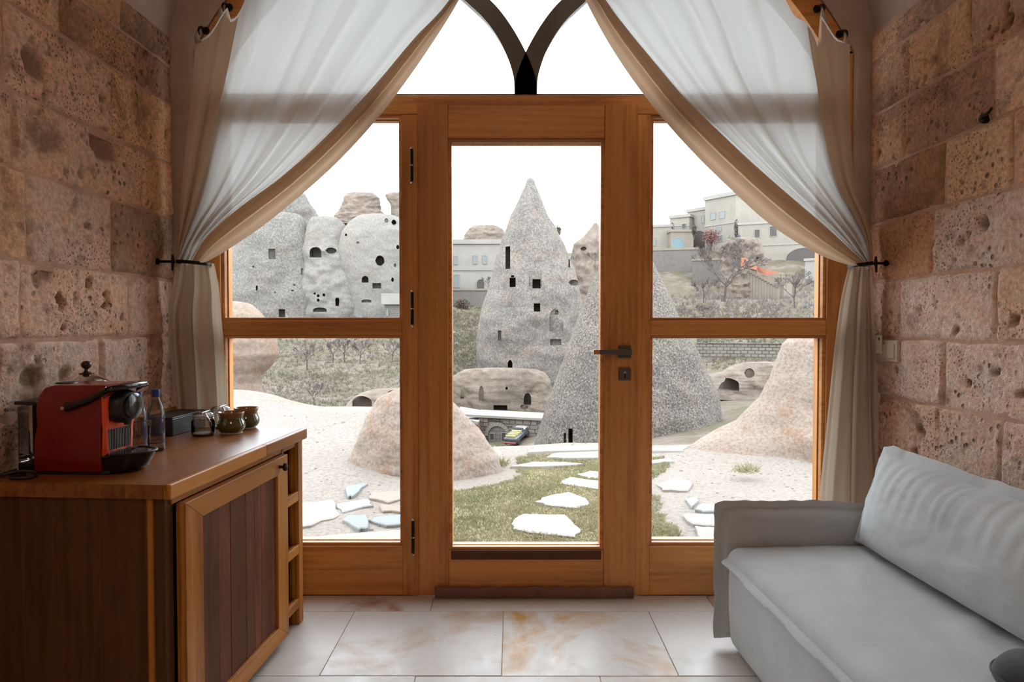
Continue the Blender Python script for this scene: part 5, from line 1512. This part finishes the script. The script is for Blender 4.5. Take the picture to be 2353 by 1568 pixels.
# ------------------------------------------------------------------ buildings
def line_frame(px0, Y0_, px1, Y1_):
    a, b = at(px0, 784, Y0_), at(px1, 784, Y1_); a.z = b.z = 0
    d = (b - a); L = d.length; d.normalize()
    return a, d, L, atan2(d.y, d.x)
class Facade:
    """a building on a facade line; local x along the facade, local y into the building"""
    def __init__(self, name, label, px0, Y0_, px1, Y1_, pyt, pyb, depth, mat, cat='building', group=None, wall='wall'):
        self.a, self.d, self.L, self.ang = line_frame(px0, Y0_, px1, Y1_)
        self.zt, self.zb = at(px0, pyt, Y0_).z, at(px0, pyb, Y0_).z
        self.base = self.a.copy(); self.base.z = self.zb
        self.r = root(name, tuple(self.base), label, cat, group, rz=self.ang if abs(self.ang) > 1e-6 else 1e-5)
        self.depth = depth; self.H = self.zt - self.zb
        self.wall = Geo().box(0, self.L, 0, depth, -1.5, self.H).build(wall, mat, self.r)
    def loc(self, px, py):
        d = ray(px, py); n = Vector((-self.d.y, self.d.x, 0))
        t = (self.a - Vector((0, 0, 0))).dot(n) / d.dot(n)
        P = d * t; q = P - self.a
        return q.dot(self.d), CZ + P.z - self.zb, P.y / F
    def cornice(self, h=.35, out=.15, mat=None):
        Geo().box(-out, self.L + out, -out, self.depth + out, self.H - h * .4, self.H + h * .6).build('parapet', mat or M['house_w'], self.r)
    def ledge(self, px, py, h=.18, mat=None):
        s, z, k = self.loc(px, py)
        Geo().box(-.05, self.L + .05, -.10, .05, z - h / 2, z + h / 2).build('ledge', mat or M['house_w'], self.r)
    def window(self, px, py, w, h, glass='win_glass', arch=False, name='window', frame='win_frame', bars=True):
        s, z, k = self.loc(px, py); W, H = w * k, h * k
        W /= max(.3, abs(self.d.x)) if abs(self.d.y) > .5 else 1
        if arch: poly = [(s - W / 2, z - H / 2), (s + W / 2, z - H / 2), (s + W / 2, z)] + [(s + W / 2 * cos(a), z + H / 2 * sin(a)) for a in [pi * q / 10 for q in range(1, 10)]] + [(s - W / 2, z)]
        else: poly = [(s - W / 2, z - H / 2), (s + W / 2, z - H / 2), (s + W / 2, z + H / 2), (s - W / 2, z + H / 2)]
        c0 = (s, z); n = len(poly); t = min(.08, W * .10)
        inn_ = [(c0[0] + (p[0] - s) * (1 - 2 * t / W), c0[1] + (p[1] - z) * (1 - 2 * t / H)) for p in poly]
        v = [(p[0], -.09, p[1]) for p in poly] + [(p[0], -.09, p[1]) for p in inn_] + [(p[0], .01, p[1]) for p in poly] + [(p[0], .01, p[1]) for p in inn_]
        f = []
        for q in range(n):
            q2 = (q + 1) % n
            f += [(q, q2, n + q2, n + q), (q, 2 * n + q, 2 * n + q2, q2), (n + q, n + q2, 3 * n + q2, 3 * n + q)]
        fr = Geo().add(v, f).build(name, M[frame], self.r)
        Geo().prism(inn_, lambda a, b, q: (a, q, b), -.035, -.005).build('pane', M[glass], fr)
        return fr
    def box(self, name, pxa, pxb, pya, pyb, y0, y1, mat):
        s0, z0, _ = self.loc(pxa, pyb); s1, z1, _ = self.loc(pxb, pya)
        return Geo().box(s0, s1, y0, y1, z0, z1).build(name, mat, self.r)
# white house behind the tall chimney
b = Facade('white_house', 'low white house with blue shuttered windows left of the tall chimney', 1020, 76, 1160, 76, 557, 672, 8, M['house_w'], group='houses on the hill')
b.cornice(.5, .2, M['house_w']); b.ledge(1100, 620)
for q in ((1047, 598, 9, 20), (1092, 597, 10, 20), (1114, 597, 10, 20)): b.window(*q)
b.window(1049, 646, 14, 30); b.window(1104, 653, 20, 24, 'win_dark', True, 'doorway', 'win_frame')
w = Facade('retaining_wall', 'brown stone retaining wall under the white house', 1000, 71, 1128, 71, 668, 735, 1.2, M['masonry'], 'wall', 'retaining walls')
Geo().box(-.05, w.L + .05, -.1, 1.3, w.H, w.H + .2).build('coping', M['house2'], w.r)
# hotel on the hill at the right
HG = 'cream hotel buildings on the hill'
b = Facade('hotel_block', 'tallest cream hotel block with two small blue windows', 1618, 112, 1688, 107, 458, 590, 9, M['house'], group=HG)
b.cornice(.6, .25); b.ledge(1650, 516, .25)
for q in ((1638, 497, 9, 17), (1659, 494, 9, 17), (1651, 527, 9, 11), (1653, 549, 11, 15)): b.window(*q)
b = Facade('hotel_block', 'stepped cream hotel block left of the tallest block', 1578, 116, 1622, 113, 486, 590, 8, M['house'], group=HG)
b.cornice(.5, .2)
for q in ((1615, 504, 5, 17), (1594, 508, 4, 16), (1587, 512, 4, 14)): b.window(*q)
b.window(1605, 553, 32, 46, 'win_dark', True, 'arched_porch', 'win_frame')
b.box('chimney', 1577, 1585, 477, 488, 2, 3, M['house_w'])
b = Facade('hotel_block', 'small cream hotel block with a balcony above the blue arched door', 1538, 116, 1582, 114, 500, 590, 8, M['house'], group=HG)
b.cornice(.5, .2); b.window(1572, 520, 9, 12, 'win_dark'); b.window(1545, 519, 7, 16, 'win_dark', True)
b = Facade('gate_house', 'tan stone gatehouse with a pointed blue door', 1540, 108, 1592, 108, 531, 582, 6, M['house2'], group=HG)
b.cornice(.4, .15, M['house2']); b.window(1557, 562, 30, 32, 'blue_door', True, 'arched_door', 'win_frame')
for k in range(12):
    b.box('baluster', 1543 + k * 3.6, 1543.6 + k * 3.6, 521, 530, .1, .2, M['rail'])
b.box('handrail', 1542, 1584, 520, 521.2, .1, .2, M['rail'])
b = Facade('hotel_wing', 'low cream hotel wing at the left edge of the right window', 1440, 112, 1542, 110, 523, 585, 6, M['house'], group=HG)
b.cornice(.4, .15); b.window(1503, 556, 8, 18); b.box('roof_rail', 1470, 1535, 506, 509, 2, 2.2, M['house_w'])
for k in range(4): b.box('rail_post', 1480 + k * 15, 1482 + k * 15, 509, 521, 2, 2.2, M['house_w'])
b = Facade('hotel_wing', 'long cream hotel wing with a big arch behind the curtain edge', 1694, 106, 1985, 98, 516, 660, 7, M['house'], group=HG)
b.cornice(.35, .15); b.window(1740, 537, 13, 20, 'win_dark'); b.window(1777, 532, 17, 25, 'win_dark'); b.window(1846, 594, 76, 50, 'win_dark', True, 'great_arch', 'win_frame')
b.ledge(1800, 562, .15)
b = Facade('white_annex', 'small white annex with a blue window beside the right window post', 1848, 92, 1915, 90, 598, 660, 5, M['house_w'], group=HG)
b.cornice(.35, .15); b.window(1882, 640, 9, 18)
w = Facade('retaining_wall', 'grey stone retaining wall under the gatehouse', 1480, 98, 1602, 96, 577, 695, 2, M['masonry'], 'wall', 'retaining walls')
Geo().box(-.05, w.L + .05, -.1, 2.1, w.H, w.H + .3).build('coping', M['house2'], w.r)
w = Facade('retaining_wall', 'grey stone retaining wall behind the large bare tree', 1590, 92, 1706, 90, 600, 690, 2, M['masonry'], 'wall', 'retaining walls')
Geo().box(-.05, w.L + .05, -.1, 2.1, w.H, w.H + .3).build('coping', M['house2'], w.r)
w = Facade('dry_stone_wall', 'low dry stone terrace wall above the wide cave', 1600, 42, 1850, 40, 790, 812, .6, M['rubble_wall'], 'wall', 'retaining walls')
for k in range(46):
    x0 = w.L * k / 46
    Geo().box(x0 + .01, x0 + w.L / 46 - .01, -.05, .55, w.H - .02, w.H + random.uniform(.03, .12)).build('coping_stone', M['rubble_wall'], w.r)
# stairs with red tiled edge and orange net
st = Facade('hill_staircase', 'stone staircase with saw-tooth tile edge stepping down the hill', 1705, 84, 1800, 80, 655, 690, 2, M['house2'], 'staircase')
for k in range(13):
    a_ = 1708 + k * 6.6
    st.box('step', a_, a_ + 6.6, 618 + k * 3.6, 690, -.5, 1.5, M['house2'])
    st.box('tile_edge', a_ - .5, a_ + 7, 616.5 + k * 3.6, 618.4 + k * 3.6, -.6, 1.6, plain('red_tile', X((.34, .24, .20)), .8) if k == 0 else bpy.data.materials['red_tile'])
P = [at(1703, 580, 83), at(1712, 590, 83), at(1725, 606, 83), at(1740, 612, 83), at(1760, 620, 82), at(1790, 626, 81)]
Q = [at(1704, 612, 83), at(1713, 616, 83), at(1727, 618, 83), at(1742, 622, 83), at(1760, 634, 82), at(1790, 628, 81)]
M['net'] = plain('orange_net', X((.75, .30, .19)), .8)
t = root('safety_net', tuple(P[0]), 'orange safety net strung along the hill staircase', 'net')
Geo().grid([[a, b_] for a, b_ in zip(P, Q)]).build('netting', M['net'], t, fix=False)
for p_ in (P[0], P[3]):
    Geo().tube([p_ + Vector((0, 0, .2)), p_ - Vector((0, 0, 1.8))], .05, 5).build('stake', M['net'], t)
# little house at the foot of the left cliff
b = Facade('stone_hut', 'small stone hut with a white roof against the door post', 884, 56, 945, 56, 700, 740, 4, M['masonry'], group='houses on the hill')
Geo().box(-.2, b.L + .2, -.3, 4, b.H, b.H + .9).build('roof', M['house_w'], b.r); b.window(890, 719, 6, 15, 'win_glass')
# vaulted stone house
b = Facade('stone_house', 'stone house with an arched bay below the pink cliff', 1100, 30, 1236, 29, 958, 1050, 1.9, M['rubble_wall'], group='houses on the hill')
Geo().box(-.6, b.L + .2, -.2, 1.6, b.H, b.H + .10).build('roof_slab', M['house'], b.r)
s, z, k = b.loc(1145, 1003); R_ = 24 * k
M['brick_a'] = plain('ashlar_a', X((.42, .37, .32)), .9); M['brick_b'] = plain('ashlar_b', X((.34, .30, .275)), .9); M['brick_c'] = plain('ashlar_c', X((.46, .43, .39)), .9)
poly = [(s - R_, -.3), (s + R_, -.3), (s + R_, z)] + [(s + R_ * cos(a), z + R_ * sin(a)) for a in [pi * q / 12 for q in range(1, 12)]] + [(s - R_, z)]
Geo().prism(poly, lambda u, w_, q: (u, q, w_), -.03, .02).build('arch_infill', M['masonry'], b.r)
for q in range(13):
    a0, a1 = pi * q / 13 + .01, pi * (q + 1) / 13 - .01
    r0, r1 = R_, R_ + .16
    Geo().prism([(s + r0 * cos(a0), z + r0 * sin(a0)), (s + r1 * cos(a0), z + r1 * sin(a0)), (s + r1 * cos(a1), z + r1 * sin(a1)), (s + r0 * cos(a1), z + r0 * sin(a1))], lambda u, w_, y: (u, y, w_), -.10, 0).build('arch_stone', M['brick_a'], b.r)
bz = .05
rb = random.Random(2)
while bz < b.H - .12:
    h_ = rb.uniform(.15, .21); x_ = 0
    while x_ < b.L - .1:
        l_ = rb.uniform(.22, .42); x2 = min(b.L, x_ + l_)
        cx_, cz2 = (x_ + x2) / 2, bz + h_ / 2
        clear = (abs(cx_ - s) > R_ + .28) if cz2 < z else sqrt((cx_ - s) ** 2 + (cz2 - z) ** 2) > R_ + .30
        if clear: Geo().box(x_ + .012, x2 - .012, -.05 - rb.uniform(0, .02), 0, bz + .012, bz + h_ - .012).build('brick', M[rb.choice(['brick_a', 'brick_b', 'brick_c'])], b.r)
        x_ = x2
    bz += h_
b.window(1132, 1004, 12, 17, 'win_dark', False, 'window', 'win_frame'); b.window(1159, 1004, 12, 21, 'win_dark', False, 'window', 'win_frame')
sl = root('porch_roof', tuple(at(1105, 950, 33)), 'grey lean-to roof with brown edge left of the arched stone house', 'roof')
p0, p1, p2, p3 = at(1058, 940, 36), at(1128, 952, 34), at(1098, 976, 29), at(1040, 962, 31)
up = Vector((0, 0, .12))
Geo().hexa([p3, p2, p1, p0], [p3 + up, p2 + up, p1 + up, p0 + up]).build('sheet', plain('grey_sheet', X((.42, .43, .43)), .7), sl)
Geo().hexa([at(1098, 977, 29), at(1128, 958, 33.5), at(1128, 953, 33.8), at(1098, 973, 29)], [at(1100, 1010, 29), at(1130, 985, 33.5), at(1131, 984, 33.8), at(1102, 1008, 29)]).build('brown_gable', plain('brown_boards', X((.26, .15, .09)), .85), sl)
# open car parked on the ramp
p = hit_hill(1172, 1030)
car = root('car', tuple(p + Vector((0, 0, .05))), 'dark open-top car with yellow seats and white bonnet by the arched stone house', 'car', rz=radians(-24))
def tl(v): return v
import mathutils
RX = mathutils.Matrix.Rotation(radians(11), 4, 'X')
def cbox(nm, x0, x1, y0, y1, z0, z1, mat, bev=.05, par=None):
    k_ = .46; g = Geo().box(x0 * k_, x1 * k_, y0 * k_, y1 * k_, z0 * k_, z1 * k_); g.v = [tuple(RX @ Vector(q)) for q in g.v]
    return g.build(nm, mat, par or car, bevel=bev)
DK = plain('car_dark_paint', (.035, .04, .05), .3); YL = plain('car_yellow_seat', X((.75, .68, .30)), .6); WB = plain('car_white_paint', X((.85, .85, .85)), .35)
cbox('body', -.62, .62, 0, 3.3, .3, .78, DK); cbox('bonnet', -.55, .55, 2.2, 3.25, .78, .98, WB)
for k in range(4): cbox('seat', -.5, .5, .25 + k * .45, .43 + k * .45, .7, .98, YL, .03)
cbox('windscreen', -.5, .52, 2.05, 2.12, .78, 1.12, M['win_glass'], .01); cbox('bumper', -.6, .6, -.1, .02, .3, .45, plain('car_red_lamp', X((.6, .15, .1)), .4), .02)
for sx in (-.6, .6):
    for yy in (.6, 2.7):
        g = Geo().lathe((sx * .46, yy * .46, .14), [(.13, -.045), (.145, -.03), (.145, .03), (.13, .045)], 16, 'x'); g.v = [tuple(RX @ Vector(q)) for q in g.v]
        g.build('wheel', M['black_matt'], car, smooth=40)

# ------------------------------------------------------------------ trees and shrubs
def bare_tree(px, py, hpx, label, group, seed, spread=1.0, Y=None, depth=5, twig=None, lean=0):
    r = random.Random(seed)
    p0 = hit_hill(px, py) if Y is None else at(px, py, Y)
    H = hpx * p0.y / F
    t = root('bare_tree', tuple(p0 - Vector((0, 0, .15))), label, 'tree', group)
    tr, br = Geo(), Geo()
    th = H * .018
    tips = []
    pts = [p0 - Vector((0, 0, .2)), p0 + Vector((r.uniform(-.02, .02) * H, 0, H * .15)), p0 + Vector((lean * H * .4 + r.uniform(-.03, .03) * H, 0, H * .30))]
    tr.tube(pts, [th * 1.3, th, th * .85], 7)
    minr = .35 * p0.y / F
    def grow(p, d, L, rad, lvl):
        q1 = p + d * L * .5 + Vector((r.uniform(-.08, .08), r.uniform(-.08, .08), r.uniform(-.03, .08))) * L
        q2 = p + d * L
        br.tube([p, q1, q2], [max(rad, minr), max(rad * .8, minr), max(rad * .6, minr * .8)], 4 if lvl > 1 else 6, caps=False)
        if lvl >= depth: return
        n = 3 if lvl < 2 else r.choice([2, 3])
        for _ in range(n):
            dn = (d + Vector((r.uniform(-1, 1), r.uniform(-1, 1), r.uniform(-.25, .75))) * (.75 * spread)).normalized()
            grow(p + d * L * r.uniform(.55, 1.0), dn, L * r.uniform(.6, .8), rad * .58, lvl + 1)
    for k in range(4):
        a = 2 * pi * k / 4 + r.uniform(-.5, .5)
        grow(pts[-1] - Vector((0, 0, H * .05 * k * .5)), Vector((cos(a) * .8 * spread, sin(a) * .8 * spread, .85)).normalized(), H * .27, th * .7, 1)
    tr.build('trunk', M['bark'], t, smooth=60); br.build('crown', twig or M['twig'], t, fix=False)
    return t
TG = 'bare winter trees on the hillside'
bare_tree(1664, 694, 150, 'largest bare tree in front of the grey retaining wall', TG, 2, 1.15, depth=7)
bare_tree(1617, 696, 62, 'small leaning bare tree left of the largest tree', TG, 3, 1.0)
bare_tree(1826, 708, 95, 'bare forked tree below the white annex', TG, 4, 1.1, depth=6)
bare_tree(705, 851, 78, 'bare tree standing alone on the green terrace left of the cliff foot', TG, 5, 1.1)
bare_tree(765, 832, 62, 'bare twin-stemmed tree under the window rail, second on the terrace', TG, 6, .9)
bare_tree(792, 834, 72, 'slender bare tree under the window rail, third on the terrace', TG, 7, .9)
bare_tree(828, 836, 64, 'bare tree under the window rail above the left cave', TG, 8, .9)
bare_tree(902, 832, 60, 'bare tree beside the door post on the terrace', TG, 9, 1.0)
bare_tree(722, 935, 62, 'pale leafless sapling below the terrace beside the pots', TG, 10, .7)
bare_tree(1122, 672, 44, 'bare tree against the white house door', TG, 11, 1.0, Y=72)
bare_tree(1367, 612, 44, 'bare tree on the crag right of the tall chimney', TG, 12, 1.0, Y=70)
bare_tree(1690, 612, 70, 'bushy bare tree over the grey outcrop below the hotel', TG, 13, 1.5, Y=82, depth=6)
bare_tree(1615, 735, 46, 'low bare thorn tree at the bottom of the upper right pane', TG, 14, 1.3)
bare_tree(1870, 735, 52, 'pale bare bush beside the right window post', TG, 15, 1.4, depth=6, twig=plain('pale_twigs', X((.36, .35, .36)), .9))
# leafy shrubs
def leaf_bush(px, py, wpx, hpx, Y, mat, label, seed, name='shrub', group=None, n=1400):
    r = random.Random(seed); c = at(px, py, Y); s = Y / F
    t = root(name, (c.x, c.y, c.z - hpx * s / 2), label, 'shrub', group)
    g = Geo()
    for _ in range(n):
        u = Vector((r.gauss(0, .42), r.gauss(0, .42), r.gauss(0, .42)))
        if u.length > 1.1: continue
        q = c + Vector((u.x * wpx * s / 2, u.y * wpx * s / 2, u.z * hpx * s / 2))
        a = Vector((r.uniform(-1, 1), r.uniform(-1, 1), r.uniform(-1, 1))).normalized() * s * 1.7; b_ = a.cross(Vector((r.uniform(-1, 1), r.uniform(-1, 1), .5))).normalized() * s * 1.1
        g.add([q - a, q + b_, q + a, q - b_], [(0, 1, 2, 3)])
    g.build('foliage', mat, t, fix=False)
    st_ = Geo()
    for k in range(5): st_.tube([c + Vector((0, 0, -hpx * s * .75)), c + Vector((r.uniform(-.5, .5) * wpx * s, 0, r.uniform(-.1, .3) * hpx * s))], [s * 1.2, s * .5], 4)
    st_.build('stems', M['bark'], t, fix=False)
leaf_bush(1634, 545, 42, 44, 103, plain('red_leaves', X((.33, .16, .14)), .8), 'reddish shrub beside the hotel arch', 2, group='shrubs on the hill')
leaf_bush(1062, 702, 40, 34, 69, plain('brown_leaves', X((.20, .14, .115)), .9), 'round brown shrub under the white house wall', 3, group='shrubs on the hill')
leaf_bush(1283, 530, 16, 24, 60, plain('olive_leaves', X((.2, .19, .12)), .9), 'small olive shrub clinging behind the tall chimney', 4, group='shrubs on the hill', n=500)
leaf_bush(1595, 529, 12, 30, 106, plain('dark_leaves', X((.12, .12, .08)), .9), 'dark narrow shrub beside the hotel arch', 6, group='shrubs on the hill', n=400)
leaf_bush(1691, 524, 10, 50, 103, plain('climber_leaves', X((.24, .18, .15)), .9), 'thin reddish climber up the corner of the tallest hotel block', 7, group='shrubs on the hill', n=300)
# dry undergrowth
def undergrowth(name, label, spots, n, mat, seed, hp=(4, 13)):
    r = random.Random(seed); g = Geo()
    for _ in range(n):
        x0, y0, x1, y1 = r.choice(spots)
        c = hit_hill(r.uniform(x0, x1), r.uniform(y0, y1)); s = c.y / F
        for k in range(6):
            h = r.uniform(*hp) * s; a = r.uniform(0, 2 * pi); l = h * r.uniform(.1, .9)
            p = c + Vector((r.uniform(-3, 3) * s, r.uniform(-3, 3) * s, -.05)); w = .45 * s
            g.add([p + Vector((w, 0, 0)), p - Vector((w, 0, 0)), p + Vector((l * cos(a), l * sin(a), h))], [(0, 1, 2)])
    tag(g.build(name, mat, fix=False), label, 'undergrowth', kind='stuff')
undergrowth('dry_undergrowth', 'brown dry undergrowth over the terraced hillside', [(590, 780, 920, 940), (590, 860, 800, 940), (1500, 700, 1800, 740), (1600, 780, 1800, 850), (780, 700, 920, 735)], 2600, M['brush'], 4)
undergrowth('green_undergrowth', 'green grassy patches on the terraced hillside', [(590, 800, 920, 880), (1035, 700, 1100, 870), (1600, 790, 1750, 850), (1035, 700, 1110, 840), (1160, 945, 1240, 955)], 2400, M['brush_g'], 5, (2, 7))
undergrowth('thorn_thicket', 'purplish grey thorn thicket below the hotel walls', [(1590, 600, 1690, 690), (1520, 680, 1760, 735), (1760, 650, 1880, 735)], 750, plain('thorn_twigs', X((.27, .235, .235)), .95), 7, (5, 17))
undergrowth('low_scrub', 'low greyish scrub across the middle of the hillside', [(590, 780, 920, 860), (640, 860, 920, 930), (1600, 730, 1850, 830), (1040, 720, 1110, 860)], 3600, plain('scrub_twigs', X((.24, .21, .17)), .95), 8, (3, 9))
# weeds on the near terrace
for (px, py, sc_, lab) in ((1713, 1082, 1.0, 'green weed tuft growing on the foot of the sloping rock'), (1150, 1066, .8, 'yellow-green grass clump beside the boulder')):
    pth = to_ground(px, py) if px < 1500 else at(px, py, 5.9)
    r = random.Random(int(px)); g = Geo()
    for k in range(140):
        a = r.uniform(0, 2 * pi); h = r.uniform(.03, .11) * sc_; l = r.uniform(.02, .12) * sc_
        q = Vector((r.gauss(0, .05) * sc_, r.gauss(0, .04) * sc_, 0)); w = .004
        g.add([q + Vector((w, 0, 0)), q - Vector((w, 0, 0)), q + Vector((l * cos(a), l * sin(a), h))], [(0, 1, 2)])
    o = g.build('grass_tuft', M['grass'], fix=False); o.location = pth - Vector((0, 0, .01)); tag(o, lab, 'grass')

# people on the hotel terrace
def person(px, py, hpx, Y, cloth, label, seed):
    p = at(px, py + hpx / 2, Y); H = hpx * Y / F
    me = bpy.data.meshes.new('person')
    J = [(0, 0, .52), (0, 0, .66), (0, 0, .80), (0, 0, .86), (0, -.01, .93), (.06, 0, .50), (.07, -.02, .27), (.07, 0, .03), (-.06, 0, .50), (-.07, -.02, .27), (-.07, 0, .03),
         (.11, 0, .79), (.15, 0, .64), (.13, -.06, .52), (-.11, 0, .79), (-.15, 0, .64), (-.13, -.06, .52)]
    E_ = [(0, 1), (1, 2), (2, 3), (3, 4), (0, 5), (5, 6), (6, 7), (0, 8), (8, 9), (9, 10), (2, 11), (11, 12), (12, 13), (2, 14), (14, 15), (15, 16)]
    Rr = [.085, .08, .085, .035, .062, .055, .042, .03, .055, .042, .03, .04, .032, .022, .04, .032, .022]
    me.from_pydata([(a * H, b_ * H, c * H) for a, b_, c in J], E_, [])
    o = bpy.data.objects.new('person', me); COL.objects.link(o)
    sk = o.modifiers.new('skin', 'SKIN')
    for k, rr_ in enumerate(Rr): me.skin_vertices[0].data[k].radius = (rr_ * H, rr_ * H * .8)
    me.skin_vertices[0].data[0].use_root = True
    o.modifiers.new('sub', 'SUBSURF').levels = 1
    bpy.context.view_layer.update()
    nm = bpy.data.meshes.new_from_object(o.evaluated_get(bpy.context.evaluated_depsgraph_get()))
    o.modifiers.clear(); o.data = nm; nm.name = 'person'
    nm.materials.clear(); nm.materials.append(plain('skin_tone', X((.45, .28, .2)), .6) if 'skin_tone' not in bpy.data.materials else bpy.data.materials['skin_tone'])
    nm.materials.append(cloth)
    for f_ in nm.polygons: f_.material_index = 0 if f_.center.z > .87 * H else 1
    nm.shade_smooth()
    o.location = p
    tag(o, label, 'person', 'people on the hotel terrace'); ORG[o.name] = p
    hr = Geo().lathe((p.x, p.y - .01 * H, p.z + .945 * H), [(.066 * H, -.02 * H), (.068 * H, .02 * H), (.045 * H, .055 * H), (.01 * H, .066 * H)], 10)
    hr.build('hair', M['black_matt'], o, smooth=60)
person(1697, 549, 26, 87, plain('navy_coat', (.03, .035, .06), .8), 'person in a dark coat standing at the terrace edge below the hotel', 1)
person(1676, 552, 22, 87, plain('green_coat', (.05, .07, .055), .8), 'person in a dark green coat, farthest from the hotel corner', 2)
person(1683, 554, 20, 87.5, plain('black_coat', (.03, .03, .03), .8), 'person in black between the other two on the terrace', 3)
